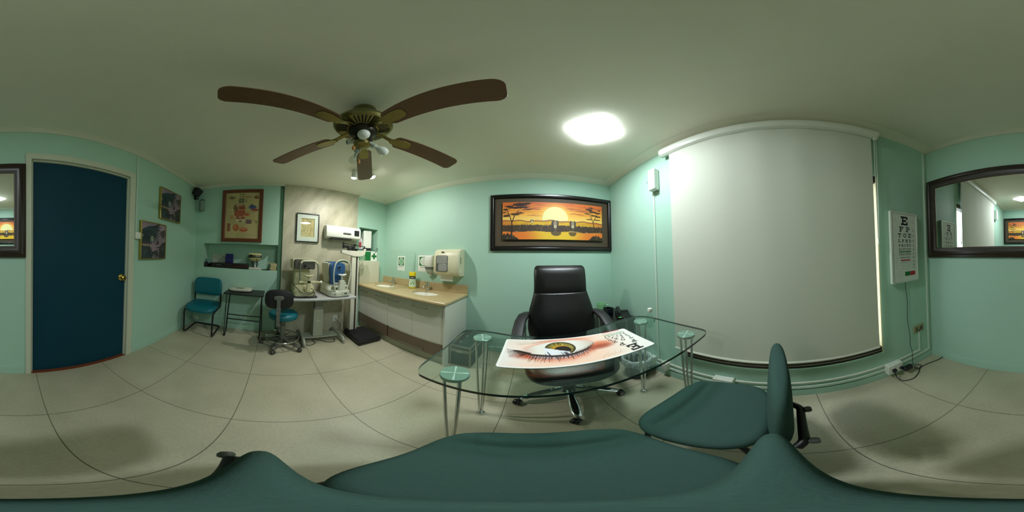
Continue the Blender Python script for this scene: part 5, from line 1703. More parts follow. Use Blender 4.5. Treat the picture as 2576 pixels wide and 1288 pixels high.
# ------------------------------------------------------------------ executive chair
t = thing('executive_chair', 'large black leather executive chair with a high back and chrome base behind the desk', 'office chair', (.262, 1.13, 0), math.radians(-2))
def sup(cx, cy, a, b_, e, n=40):
    out = []
    for k in range(n):
        q = 2 * PI * k / n
        c, s = math.cos(q), math.sin(q)
        out.append((cx + a * math.copysign(abs(c) ** (2 / e), c), cy + b_ * math.copysign(abs(s) ** (2 / e), s)))
    return out
def back_sec(zz):
    k = np.interp(zz, [.50, .56, .66, .80, .93, .96, 1.0, 1.10, 1.17, 1.195], [0, 1, 2, 3, 4, 5, 6, 7, 8, 9])
    return [float(np.interp(k, range(10), L)) for L in ([.252, .270, .292, .280, .244, .238, .236, .238, .236, .220], [.245, .255, .268, .290, .318, .325, .333, .352, .366, .371], [.055, .065, .070, .068, .060, .055, .066, .066, .052, .030])]
mb = MB()
rings = []
for zz in [.50, .53, .58, .64, .70, .76, .82, .88, .92, .945, .955]:
    w_, yc, th = back_sec(zz)
    rings.append([(x, y - .028 * (1 - (x / w_) ** 2) * (1 if y < yc else 0) + .02 * (abs(x) / w_) ** 2 * -1, zz) for x, y in sup(0, yc, w_, th, 4.2, 48)])
obj('backrest', mb.loft(rings), m_leather, t, smooth=70)
mb = MB()
rings = []
for zz in [.951, .957, .98, 1.02, 1.07, 1.12, 1.155, 1.178, 1.190, 1.196]:
    w_, yc, th = back_sec(zz)
    tt = (zz - .951) / .245
    th2 = th * (1.06 if .957 < zz < 1.18 else (.9 if zz <= .957 else .7))
    ww2 = w_ * (1.0 if zz < 1.18 else (.985 if zz < 1.192 else .955))
    def droop(x):
        return -.022 * (1 - (x / w_) ** 2) * max(0, 1 - tt * 3)
    rings.append([(x, y - .006, zz + droop(x)) for x, y in sup(0, yc, ww2, th2, 4.5, 48)])
obj('headrest', mb.loft(rings), m_leather, t, smooth=70)
for sx_ in (-1, 1):
    pts = []
    for zz in (.93, .86, .79, .72, .65, .58):
        w_, yc, th = back_sec(zz)
        pts.append((sx_ * w_ * .78, yc - th - .012, zz))
    obj('seam', MB().tube(pts, .0028, 6), M('seam thread', S(10, 10, 10), .6), t)
mb = MB()
rings = []
for zz, k in ((.425, .90), (.445, .97), (.47, 1.0), (.505, 1.0), (.528, .985), (.542, .94), (.550, .86), (.555, .6), (.557, .3)):
    rings.append([(x, y, zz - (.028 * max(0, (-y - .12) / .16) ** 2 if zz > .5 else 0)) for x, y in sup(0, -.060, .288 * k, .275 * k, 3.6, 48)])
obj('seat', mb.loft(rings), m_leather, t, smooth=70)
for sx_ in (-1, 1):
    pth = [(.255, .275, .745, .030, .020), (.292, .262, .766, .040, .022), (.322, .215, .764, .044, .022), (.340, .14, .735, .045, .022), (.348, .05, .685, .045, .021), (.350, -.03, .625, .043, .021), (.345, -.10, .555, .040, .020), (.330, -.14, .48, .034, .018)]
    rings = []
    for i, (x, y, zz, hw_, th) in enumerate(pth):
        a_, b_ = pth[max(0, i - 1)], pth[min(len(pth) - 1, i + 1)]
        ty, tz = b_[1] - a_[1], b_[2] - a_[2]
        L_ = math.hypot(ty, tz)
        ny, nz__ = -tz / L_, ty / L_
        rings.append([(sx_ * x + hw_ * cu, y + th * cv * ny, zz + th * cv * nz__) for cu, cv in sup(0, 0, 1, 1, 3, 20)])
    ar = obj('armrest', MB().loft(rings), M('black armrest leather', S(28, 29, 30), .5, var=.1, bump=.2, bscale=220), t, smooth=70)
    obj('arm_bracket', MB().tube([(sx_ * .325, -.12, .48), (sx_ * .26, -.10, .42), (sx_ * .15, -.06, .41)], .016, 10), m_chrome, ar)
    obj('arm_post', MB().tube([(sx_ * .305, .21, .745), (sx_ * .30, .16, .60), (sx_ * .285, .10, .46)], .010, 10), m_chrome, ar)
obj('mechanism', MB().box(-.11, .11, -.13, .13, .375, .424), m_black, t, bevel=.01)
obj('gas_column', MB().lathe([(.055, .085), (.055, .16), (.036, .17), (.036, .28), (.020, .281), (.020, .376), (.001, .377)], seg=24), m_black, t)
for k in range(5):
    a = math.radians(192.6 + 2 + 72 * k)
    c, s = math.cos(a), math.sin(a)
    g = lambda r, lat, zz: (r * c - lat * s, r * s + lat * c, zz)
    rings = []
    for r, w_, zt, zb in ((.03, .026, .135, .085), (.12, .026, .132, .100), (.22, .031, .112, .090), (.29, .030, .090, .070), (.325, .022, .080, .062), (.335, .012, .076, .066)):
        rings.append([g(r, w_ * math.cos(q), (zt + zb) / 2 + (zt - zb) / 2 * math.sin(q)) for q in [2 * PI * j / 14 for j in range(14)]])
    leg = obj('base_leg', MB().loft(rings), m_chrome, t)
    rings = [[g(r, lat * w_, zz) for lat, zz in ((-1, z0), (1, z0), (1, z0 + .004), (-1, z0 + .004))] for r, w_, z0 in ((.10, .012, .1305), (.20, .016, .1145), (.26, .016, .0995), (.285, .008, .0905))]
    obj('leg_inlay', MB().loft(rings), m_black, leg)
    ca = a + (.9, -.7, .4, 1.6, 2.2)[k]
    cx_, cy_ = .335 * c + .02 * math.cos(ca), .335 * s + .02 * math.sin(ca)
    xf = Matrix.Translation((cx_, cy_, .028)) @ Matrix.Rotation(ca + PI / 2, 4, 'Z')
    cs = obj('caster', MB().lathe([(.014, -.024), (.024, -.024), (.028, -.018), (.028, -.004), (.020, -.003), (.020, .003), (.028, .004), (.028, .018), (.024, .024), (.014, .024)], (0, 0, 0), 24, axis='x', xf=xf), m_black, leg)
    mb = MB()
    for q in (-.0245, .0245):
        mb.lathe([(.014, q - .0006), (.0195, q - .0006), (.0195, q + .0006), (.014, q + .0006)], (0, 0, 0), 24, axis='x', xf=xf)
    mb.tube([(.335 * c, .335 * s, .030), (.335 * c, .335 * s, .07)], .008, 10)
    obj('caster_ring', mb, M('grey caster ring', S(120, 120, 118), .35), leg)

# ------------------------------------------------------------------ low corner table with telephone, mug, box
t = thing('corner_table', 'low dark wooden table in the corner behind the executive chair', 'side table', (.86, 1.690, 0))
STZ = .600
obj('table_top', MB().box(-.190, .190, -.275, .275, STZ - .028, STZ), m_espresso, t, bevel=.004)
for sx_ in (-1, 1):
    obj('side_panel', MB().box(sx_ * .188 - .009 * sx_ - .009, sx_ * .188 - .009 * sx_ + .009, -.265, .265, 0, STZ - .028), m_espresso, t)
obj('back_panel', MB().box(-.17, .17, .245, .262, .06, STZ - .028), m_espresso, t)
obj('shelf', MB().box(-.17, .17, -.26, .245, .30, .318), m_espresso, t)
t = thing('mug', 'pale green mug with a handle on the dark corner table', 'mug', (.808, 1.745, STZ), math.radians(-30))
obj('mug_body', MB().lathe([(.046, 0), (.054, .006), (.055, .128), (.052, .130), (.050, .128), (.050, .012), (.001, .010)], seg=32), M('pale green ceramic', S(134, 190, 138), .3, var=.03), t)
obj('handle', MB().tube([(.053, 0, .105), (.080, 0, .108), (.092, 0, .085), (.088, 0, .055), (.070, 0, .035), (.053, 0, .032)], .007, 10), M('pale green ceramic', ()), t)
mb = MB(); mb.box(-.003, .003, -.018, .018, 0, .055)
obj('print', MB().tube([(.03, -.046, .095), (.042, -.040, .072), (.052, -.028, .072)], .005, 6), m_ink, t)
t = thing('pen_cup', 'black square pen cup beside the pale green mug', 'pen cup', (.833, 1.622, STZ), math.radians(20))
mb = MB()
o_, i_ = rrect(.082, .082, .006), rrect(.074, .074, .004)
mb.loft([[(x, y, zz) for x, y in o_] for zz in (0, .096)] + [[(x, y, zz) for x, y in i_] for zz in (.096, .006)])
obj('cup_body', mb, M('dark blue black plastic', S(22, 28, 34), .25), t, smooth=20)
obj('steel_clip', MB().box(-.002, .002, -.0415, -.036, .085, .112), m_chrome, t)
t = thing('telephone', 'black desk telephone with a green light on the corner table', 'telephone', (.958, 1.520, STZ), math.radians(-20))
obj('phone_base', MB().prism([(-.11, 0), (.10, 0), (.10, .065), (.06, .072), (-.11, .024)], -.085, .085, plane='yz'), m_black, t, bevel=.008)
t.scale = (.84, .84, .84)
hs = obj('handset', MB().tube([(-.055, -.075, .072), (-.055, -.06, .098), (-.055, 0, .108), (-.055, .06, .112), (-.055, .085, .096)], [.024, .026, .019, .026, .024], 16, flat=.7), m_black, t)
obj('keypad', MB().box(-.01, .07, -.085, .02, .040, .0555, xf=Matrix.Translation((0, 0, -.012)) @ Matrix.Rotation(math.radians(15.5), 4, 'X')), M('dark grey keys', S(52, 54, 54), .5), t, bevel=.003)
obj('display', MB().box(-.015, .075, .035, .075, .066, .0735), M('phone display', S(70, 84, 70), .2), t)
obj('status_light', MB().box(-.066, -.046, -.108, -.100, .018, .026), M('green status light', S(60, 200, 60), .3, emit=S(70, 255, 60), es=1.6), t)
cable('phone_wire', 'thin pale phone wire hanging over the front edge of the corner table', 'wire', [(.92, 1.45, STZ + .01), (.925, 1.42, STZ + .008), (.928, 1.408, STZ - .01), (.935, 1.405, .50), (.94, 1.405, .40)], .0025, m_grey)

# ------------------------------------------------------------------ aluminium edged case
t = thing('instrument_case', 'dark green instrument case with aluminium edges on the floor beside the sink cabinet', 'case', (-.666, 1.738, 0), math.radians(-1))
kw, kd, kh = .116, .232, .285
obj('case_body', MB().box(-kw + .004, kw - .004, -kd + .004, kd - .004, .006, .218), M('dark green panel', S(34, 62, 52), .5, var=.1), t)
obj('case_lid', MB().box(-kw + .004, kw - .004, -kd + .004, kd - .004, .2185, kh - .003), M('dark green panel', ()), t)
def edge_frame(z0, z1, name):
    mb = MB()
    e = .017
    for sx_ in (-1, 1):
        for sy_ in (-1, 1):
            xa, xb_ = sorted((sx_ * kw, sx_ * (kw - e)))
            ya, yb = sorted((sy_ * kd, sy_ * (kd - e)))
            mb.box(xa, xb_, ya, yb, z0, z1)
    for zz in ((z0, z0 + e), (z1 - e, z1)):
        for s in (-1, 1):
            xa, xb_ = sorted((s * kw, s * (kw - e)))
            mb.box(xa, xb_, -kd + e, kd - e, *zz)
            ya, yb = sorted((s * kd, s * (kd - e)))
            mb.box(-kw + e, kw - e, ya, yb, *zz)
    return obj(name, mb, m_alu, t, bevel=.003)
edge_frame(0, .218, 'body_edging')
edge_frame(.2185, kh, 'lid_edging')
obj('lid_strap', MB().box(-kw + .018, -.045, -kd + .02, kd - .02, kh - .004, kh - .001), m_blackmat, t)
for yy in (-.12, .05):
    obj('latch_button', MB().lathe([(.012, 0), (.012, .006), (.008, .010), (.001, .011)], (-.042, yy, kh - .003), 16), m_alu, t)
obj('front_latch', MB().box(-.035, .03, -kd - .006, -kd + .002, .20, .232), m_steel, t, bevel=.002)
obj('side_latch', MB().box(kw - .002, kw + .006, -.08, -.04, .195, .24), m_steel, t, bevel=.002)

# ------------------------------------------------------------------ waste bin with bag
t = thing('waste_bin', 'dark round waste bin lined with a crumpled clear plastic bag beside the desk leg', 'waste bin', (.884, 1.188, 0))
obj('bin_body', MB().lathe([(.092, 0), (.096, .004), (.122, .235), (.126, .240), (.118, .240), (.088, .010), (.001, .008)], seg=40), M('dark bin plastic', S(44, 50, 48), .45), t)
rng = random.Random(11)
mb = MB()
rings = []
segb = 72
for i, (r, zz, am) in enumerate(((.094, .05, .006), (.105, .12, .006), (.112, .19, .005), (.114, .235, .003), (.124, .262, .004), (.134, .258, .006), (.139, .235, .008), (.139, .205, .010), (.136, .175, .012))):
    rings.append([((r + am * (math.sin(k * 2 * PI / segb * 13 + i) + .7 * math.sin(k * 2 * PI / segb * 29 + 2.3 * i)) * .6) * math.cos(2 * PI * k / segb), (r + am * (math.sin(k * 2 * PI / segb * 13 + i) + .7 * math.sin(k * 2 * PI / segb * 29 + 2.3 * i)) * .6) * math.sin(2 * PI * k / segb), zz + am * math.sin(k * 2 * PI / segb * 7 + i * .8)) for k in range(segb)])
mb.loft(rings, caps=False)
m_bag = bpy.data.materials.new('clear bag film')
m_bag.use_nodes = True
nt = m_bag.node_tree
pb = nt.nodes['Principled BSDF']
pb.inputs['Base Color'].default_value = (*S(218, 230, 228), 1)
pb.inputs['Roughness'].default_value = .22
nzb = nt.nodes.new('ShaderNodeTexNoise'); nzb.inputs['Scale'].default_value = 34; nzb.inputs['Detail'].default_value = 4
mrb = nt.nodes.new('ShaderNodeMapRange'); mrb.inputs[1].default_value = .35; mrb.inputs[2].default_value = .7; mrb.inputs[3].default_value = .42; mrb.inputs[4].default_value = .9
bpb = nt.nodes.new('ShaderNodeBump'); bpb.inputs['Strength'].default_value = .8; bpb.inputs['Distance'].default_value = .01
tcb = nt.nodes.new('ShaderNodeTexCoord')
nt.links.new(tcb.outputs['Object'], nzb.inputs['Vector'])
nt.links.new(nzb.outputs[0], mrb.inputs[0]); nt.links.new(mrb.outputs[0], pb.inputs['Alpha'])
nt.links.new(nzb.outputs[0], bpb.inputs['Height']); nt.links.new(bpb.outputs[0], pb.inputs['Normal'])
obj('bag_liner', mb, m_bag, t, smooth=180)
def fil(P, r=.05, n=5):
    """round the corners of a polyline"""
    P = [Vector(p) for p in P]
    out = [P[0]]
    for i in range(1, len(P) - 1):
        a, b_, c = P[i - 1], P[i], P[i + 1]
        d0, d1 = (a - b_), (c - b_)
        q = min(r, d0.length * .45, d1.length * .45)
        p0, p1 = b_ + d0.normalized() * q, b_ + d1.normalized() * q
        for k in range(n + 1):
            s = k / n
            out.append(p0.lerp(b_, s).lerp(b_.lerp(p1, s), s))
    out.append(P[-1])
    return out

# ------------------------------------------------------------------ two green visitor chairs under the camera
def visitor_chair(label, loc, rz, bar, twist=0.0):
    t = thing('visitor_chair', label, 'chair', loc, rz, 'green fabric visitor chairs')
    # seat: origin at the seat's middle
    mb = MB()
    w_, d_ = .235, .198
    def seat_out(k):
        return [(x * (1 + .012 * (y / d_)), y) for x, y in sup(0, 0, w_ * k, d_ * k, 3.4, 64)]
    rings = []
    for zz, k in ((.405, .90), (.415, .965), (.432, .995), (.446, .998), (.457, .98), (.464, .95), (.469, .90), (.471, .80), (.470, .6), (.468, .4), (.467, .2), (.467, .05)):
        r = []
        for x, y in seat_out(k):
            dz = 0
            if zz > .45:
                s = (y - .095) / .05
                dz += -.007 * math.exp(-s * s) - .016 * max(0, (y - .14) / .06) ** 2 + .004 * math.exp(-((y - .14) / .03) ** 2)
            r.append((x, y, zz + dz))
        rings.append(r)
    # fine top so the front groove shows
    obj('seat', mb.loft(rings[:7]), m_fabric, t, smooth=80)
    seat = t.children[-1]
    bm = bmesh.new(); bm.from_mesh(seat.data)
    top = max(bm.faces, key=lambda f: f.calc_center_median().z if len(f.verts) > 8 else -1)
    bmesh.ops.delete(bm, geom=[top], context='FACES_ONLY')
    bm.to_mesh(seat.data); bm.free()
    mb = MB()
    rim = seat_out(.90)
    n_ = len(rim); m_ = 26
    rr = []
    for i in range(m_ + 1):
        k = .90 * (1 - i / m_) + .0005
        ring_ = []
        for x, y in seat_out(k):
            s = (y - .098) / .017
            e = 1 - (k / .90) ** 6
            zz = .469 + .006 * (1 - (k / .9) ** 2) - e * .015 * math.exp(-s * s) + e * .006 * math.exp(-((y - .14) / .03) ** 2) - .016 * max(0, (y - .14) / .06) ** 2 + (- .007 * math.exp(-(((y - .095) / .05) ** 2)) + .004 * math.exp(-((y - .14) / .03) ** 2)) * (1 - e)
            ring_.append((x, y, zz))
        rr.append(ring_)
    k0 = len(seat.data.vertices)
    mb.loft(rr, caps=False)
    bm = bmesh.new(); bm.from_mesh(seat.data)
    vs = [bm.verts.new(p) for p in mb.v]
    for f in mb.f:
        try:
            bm.faces.new([vs[i] for i in f])
        except ValueError:
            pass
    bmesh.ops.remove_doubles(bm, verts=bm.verts, dist=.0004)
    bmesh.ops.recalc_face_normals(bm, faces=bm.faces)
    for f in bm.faces:
        f.smooth = True
    bm.to_mesh(seat.data); bm.free()
    # backrest pad
    mb = MB()
    rings = []
    yb = -.226
    tw = Matrix.Translation((0, yb, 0)) @ Matrix.Rotation(twist, 4, 'Z') @ Matrix.Translation((0, -yb, 0))
    for zz, w2, th in ((.478, .150, .016), (.486, .185, .026), (.505, .212, .033), (.56, .228, .037), (.63, .230, .037), (.70, .225, .036), (.755, .214, .034), (.790, .196, .031), (.812, .165, .027), (.822, .125, .021), (.826, .07, .012)):
        y_off = yb - .012 * ((zz - .48) / .35) ** 2
        rings.append([(x, y + .004 * (x / .23) ** 2, zz) for x, y in sup(0, y_off, w2, th, 2.5, 44)])
    obj('backrest', mb.loft(rings, xf=tw), m_fabric, t, smooth=80)
    # dark mounting bar with grey end knobs, given in room coordinates
    inv = (Matrix.Translation(loc) @ Matrix.Rotation(rz, 4, 'Z')).inverted()
    pts, knobs = bar
    bb = obj('back_bar', MB().tube([inv @ Vector(p) for p in fil(pts, .03)], .012, 12), m_black, t)
    for p, q in knobs:
        d_ = (inv.to_3x3() @ Vector(q)).normalized()
        x2 = d_.to_track_quat('Z', 'Y').to_matrix().to_4x4()
        x2.translation = inv @ Vector(p)
        obj('bar_knob', MB().lathe([(.008, .0), (.013, .004), (.014, .016), (.010, .023), (.001, .024)], xf=x2), M('dark grey knob', S(84, 90, 84), .5), bb)
    for x in (-.10, .10):
        obj('back_upright', MB().tube([(x, yb - .02, .56), (x, yb - .022, .46), (x, yb - .02, .405), (x, -.08, .392)], .012, 10, flat=.6), m_steelblk, t)
    # steel frame: four legs
    for sx_ in (-1, 1):
        obj('leg', MB().tube([(sx_ * .17, .12, .392), (sx_ * .185, .13, .37), (sx_ * .195, .15, .02), (sx_ * .195, .151, .0)], .011, 12), m_steelblk, t)
        obj('leg', MB().tube([(sx_ * .17, -.12, .392), (sx_ * .185, -.14, .37), (sx_ * .20, -.20, .02), (sx_ * .20, -.201, .0)], .011, 12), m_steelblk, t)
    for yy in (.12, -.12):
        obj('cross_rail', MB().tube([(-.17, yy, .392), (.17, yy, .392)], .010, 10), m_steelblk, t)
    obj('seat_pan', MB().loft([[(x, y, zz) for x, y in sup(0, 0, .20, .165, 3.4, 40)] for zz in (.396, .4055)]), m_black, t)
    return t
visitor_chair('green fabric visitor chair directly under the camera, its seat facing the middle of the desk', (.030, .252, 0), 0,
              ([(-.10, -.012, .56), (-.17, -.022, .585), (-.212, -.030, .60)], [((-.205, -.036, .60), (-.9, -.25, .1))]), math.radians(5))
visitor_chair('green fabric visitor chair on the window side, its backrest seen edge-on before the blind', (.513, .276, 0), math.radians(4),
              ([(.485, .01, .60), (.462, -.015, .60), (.30, -.008, .575), (.275, .01, .56)], [((.448, -.022, .60), (.1, -1, 0)), ((.300, -.014, .575), (-.1, -1, 0))]), math.radians(1))

# ------------------------------------------------------------------ teal cantilever chair
t = thing('cantilever_chair', 'teal vinyl cantilever chair on a black tube frame in the corner', 'chair', (-2.175, -.975, 0), math.radians(-90 - 3))
# local: front = -y turned so that the chair faces east; here local +y is the front
t.rotation_euler = (0, 0, math.radians(-90 + 4))
mb = MB()
rings = []
for zz, k in ((.398, .93), (.410, .985), (.432, 1.0), (.452, .985), (.462, .94), (.467, .82), (.469, .5), (.469, .1)):
    rings.append([(x, y, zz - (.024 * max(0, (y - .10) / .13) ** 2)) for x, y in sup(0, 0, .226 * k, .232 * k, 4.0, 48)])
obj('seat', mb.loft(rings), m_teal, t, smooth=70)
mb = MB()
rings = []
for zz, w_, th in ((.560, .16, .016), (.568, .20, .026), (.60, .222, .034), (.68, .226, .034), (.76, .224, .032), (.806, .208, .027), (.826, .17, .018), (.832, .12, .008)):
    rings.append([(x, y + .02 * (x / .22) ** 2, zz) for x, y in sup(0, -.205 - .05 * (zz - .56), w_, th, 4.0, 44)])
obj('backrest', mb.loft(rings), m_teal, t, smooth=70)
mb = MB()
path = fil([(-.212, -.19, .60), (-.212, -.188, .385), (-.212, .192, .385), (-.205, .192, .012), (-.205, -.235, .012), (.205, -.235, .012), (.205, .192, .012), (.212, .192, .385), (.212, -.188, .385), (.212, -.19, .60)], .055)
mb.tube(path, .0125, 12)
obj('tube_frame', mb, m_steelblk, t)

# ------------------------------------------------------------------ small black folding table
t = thing('folding_table', 'small black folding table with crossed tube legs between the two teal seats', 'table', (-2.262, -.372, 0), PI / 2)
TZ = .690
obj('table_top', MB().box(-.275, .262, -.165, .165, TZ - .020, TZ), M('black table top', S(24, 26, 26), .45, var=.12), t, bevel=.003)
for sx_ in (-.245, .225):
    ld = obj('leg', MB().tube(fil([(sx_, .08, TZ - .022), (sx_, -.03, .30), (sx_, -.055, .10), (sx_, -.14, .012)], .08), .0095, 10), m_steelblk, t)
    obj('leg', MB().tube([(sx_ + .012, -.10, TZ - .022), (sx_ + .012, .10, .25), (sx_ + .012, .15, .012)] if sx_ > 0 else [(sx_ - .012, -.06, TZ - .022), (sx_ - .012, -.13, .012)], .006, 10), m_steelblk, t)
for yy, zz in ((-.025, .330), (-.035, .262)):
    obj('stretcher', MB().tube([(-.245, yy, zz), (.225, yy, zz)], .0075, 10), m_steelblk, t)
obj('wire_brace', MB().tube([(-.10, -.03, .326), (-.05, -.034, .266), (.0, -.03, .326)], .002, 6), m_steelblk, t)
t = thing('body_scale', 'flat white bathroom scale lying on the small black table', 'scale', (-2.325, -.455, TZ + .0005), PI / 2 + .04)
mb = MB()
out = [(.165 * math.copysign(abs(math.cos(q)) ** .55, math.cos(q)), (.125 + .012 * math.cos(q * 2)) * math.copysign(abs(math.sin(q)) ** .6, math.sin(q))) for q in [2 * PI * k / 44 for k in range(44)]]
mb.loft([[(x * k, y * k, zz) for x, y in out] for zz, k in ((.006, .93), (.012, .98), (.024, 1.0), (.033, .98), (.038, .92))])
obj('scale_body', mb, M('off-white scale plastic', S(196, 196, 176), .4), t)
obj('dial_window', MB().lathe([(.001, .038), (.050, .038), (.052, .0405), (.001, .042)], (-.01, -.02, 0), 24, sx=1.2, sy=.6), M('grey dial window', S(98, 102, 112), .2), t)
for px_, py_ in ((-.11, -.07), (.11, -.07), (-.11, .07), (.11, .07)):
    obj('rubber_foot', MB().lathe([(.012, 0), (.012, .007), (.001, .0071)], (px_, py_, 0), 12), m_black, t)

# ------------------------------------------------------------------ swivel stool
t = thing('swivel_stool', 'low swivel stool with a round teal seat, black oval back and chrome foot ring', 'stool', (-2.015, .150, 0))
rings = []
for zz, r in ((.425, .158), (.432, .172), (.45, .180), (.475, .182), (.495, .176), (.507, .160), (.512, .13), (.513, .06), (.513, .005)):
    rings.append([(r * math.cos(2 * PI * k / 48), r * math.sin(2 * PI * k / 48), zz) for k in range(48)])
obj('seat', MB().loft(rings), m_teal, t, smooth=70)
obj('seat_plate', MB().box(-.09, .09, -.09, .09, .408, .4255), m_grey, t, bevel=.004)
mb = MB()
rings = []
for i in range(9):
    k = i / 8
    sc_ = (1 - (2 * k - 1) ** 6) ** .5 if 0 < k < 1 else .6
    x = .150 + .052 * k
    rings.append([(x - .22 * (yy ** 2), yy * (.90 if i in (0, 8) else 1), .722 + (zz - .722) * (.88 if i in (0, 8) else 1)) for yy, zz in [(p[0], p[1]) for p in sup(-.068, .722, .162, .112, 3.2, 44)]])
obj('backrest', MB().loft(rings), M('black backrest vinyl', S(13, 13, 14), .5, var=.1, bump=.15, bscale=200), t, smooth=60)
m_stg = M('stool grey paint', S(108, 112, 104), .4, metal=.3, var=.06)
bs = obj('back_bracket', MB().loft([[(.205, y, zz) for y, zz in [(p[0], p[1]) for p in sup(-.072, .745, .056, .024, 3, 24)]], [(.228, y, zz) for y, zz in [(p[0], p[1]) for p in sup(-.072, .745, .054, .022, 3, 24)]]]), m_stg, t, bevel=.002)
obj('back_stem', MB().box(.205, .226, -.096, -.052, .60, .735).box(.200, .231, -.100, -.048, .545, .625).box(.205, .226, -.094, -.054, .395, .55), m_stg, bs, bevel=.004)
obj('back_knob', MB().lathe([(.018, 0), (.022, .012), (.018, .028), (.001, .03)], (.225, -.085, .565), 16, axis='x'), m_stg, bs)
obj('back_foot', MB().tube([(.215, -.072, .40), (.17, -.06, .385), (.06, -.03, .395)], [.024, .022, .02], 12), m_stg, bs)
obj('column', MB().lathe([(.042, .09), (.040, .15), (.030, .155), (.030, .32), (.022, .322), (.022, .408), (.001, .409)], seg=24), m_stg, t)
mb = MB()
RR = .205
mb.tube([(RR * math.cos(2 * PI * k / 60), RR * math.sin(2 * PI * k / 60), .145) for k in range(60)], .0085, 10, closed=True)
fr = obj('foot_ring', mb, m_chrome, t)
mb = MB()
for k in range(3):
    a = math.radians(20 + 120 * k)
    mb.tube([(.035 * math.cos(a), .035 * math.sin(a), .15), (RR * math.cos(a), RR * math.sin(a), .145)], .006, 8)
obj('ring_spoke', mb, m_chrome, fr)
for k in range(5):
    a = math.radians(-27 + 72 * k)
    c, s = math.cos(a), math.sin(a)
    g = lambda r, lat, zz: (r * c - lat * s, r * s + lat * c, zz)
    rings = [[g(r, w_ * math.cos(q), (zt + zb) / 2 + (zt - zb) / 2 * math.sin(q)) for q in [2 * PI * j / 14 for j in range(14)]] for r, w_, zt, zb in ((.02, .032, .125, .07), (.12, .030, .115, .075), (.22, .027, .098, .066), (.262, .024, .088, .062), (.272, .012, .080, .068))]
    lg = obj('base_leg', MB().loft(rings), M('stool base plastic', S(72, 74, 66), .45), t)
    ca = a + (1.2, .5, 2.0, .8, 1.7)[k]
    xf = Matrix.Translation((.258 * c + .012 * math.cos(ca), .258 * s + .012 * math.sin(ca), .027)) @ Matrix.Rotation(ca + PI / 2, 4, 'Z')
    obj('caster', MB().lathe([(.010, -.024), (.022, -.024), (.027, -.016), (.027, -.004), (.018, -.003), (.018, .003), (.027, .004), (.027, .016), (.022, .024), (.010, .024)], (0, 0, 0), 20, axis='x', xf=xf).tube([g(.258, 0, .03), g(.258, 0, .07)], .008, 8), M('grey caster wheel', S(70, 68, 62), .5), lg)

# ------------------------------------------------------------------ instrument table
t = thing('instrument_table', 'grey topped instrument table on a lifting column with castors against the stone panel', 'table', (-2.165, .632, 0))
IT = .705
mb = MB()
poly = rrect(.50, .955, .06)
obj('table_top', MB().prism(poly, IT - .030, IT), m_greylt, t, bevel=.008)
obj('upper_column', MB().box(-.045, .045, -.055, .055, .40, IT - .0305), m_grey, t, bevel=.003)
obj('lower_column', MB().box(-.062, .062, -.072, .062, .080, .500), M('column enamel', S(166, 170, 154), .4, var=.03), t, bevel=.004)
obj('motor_box', MB().box(-.06, .05, -.060, .115, .600, IT - .0305), m_grey, t, bevel=.003)
obj('rocker_switch', MB().box(.0505, .056, .080, .104, .628, .655), m_black, t, bevel=.001)
obj('badge', MB().lathe([(.018, .0), (.018, .0015), (.001, .0016)], (.062, -.005, .33), 20, axis='x', sy=.6), M('badge', S(196, 198, 188), .4), t)
mb = MB()
mb.box(-.075, .075, -.200, .285, .052, .079)
obj('cross_bar', mb, M('column enamel', ()), t, bevel=.005)
for yy in (-.215, .300):
    fo = obj('foot', MB().tube(fil([(-.20, yy, .060), (-.16, yy, .082), (.20, yy, .082), (.232, yy, .052), (.232, yy, .040)], .05), .021, 12, flat=1.25), M('column enamel', ()), t)
    for xx in (-.20, .232):
        xf = Matrix.Translation((xx + .004, yy, .021)) @ Matrix.Rotation(.7, 4, 'Z')
        obj('caster', MB().lathe([(.006, -.016), (.018, -.016), (.021, -.010), (.021, .010), (.018, .016), (.006, .016)], (0, 0, 0), 18, axis='x', xf=xf).tube([(xx, yy, .02), (xx, yy, .055)], .007, 8), m_chrome, fo)
cable('black_cable', 'black cable looped on the floor under the instrument table', 'cable', [(-2.20, .47, .05), (-2.10, .47, .012), (-2.0, .455, .008), (-1.97, .50, .008), (-2.03, .58, .008), (-2.12, .56, .008), (-2.10, .66, .008), (-2.02, .74, .008), (-2.02, .84, .008), (-2.10, .86, .012)], .004)
cable('black_cable', 'black cable hanging in loops around the stool and the instrument table foot', 'cable', [(-2.20, .36, .13), (-2.16, .36, .165), (-2.08, .37, .175), (-2.0, .372, .15), (-1.95, .375, .08), (-1.925, .375, .012), (-1.93, .33, .008)], .005)

# ------------------------------------------------------------------ autorefractor (cream, grey head)
m_ref = M('aged instrument cream', S(204, 200, 160), .42, var=.03)
m_refd = M('dark grey instrument head', S(74, 72, 66), .35, var=.04)
t = thing('autorefractor', 'cream eye instrument with a dark grey head and chin rest, nearer the stool', 'eye instrument', (-2.165, .405, IT + .0005), PI / 2)
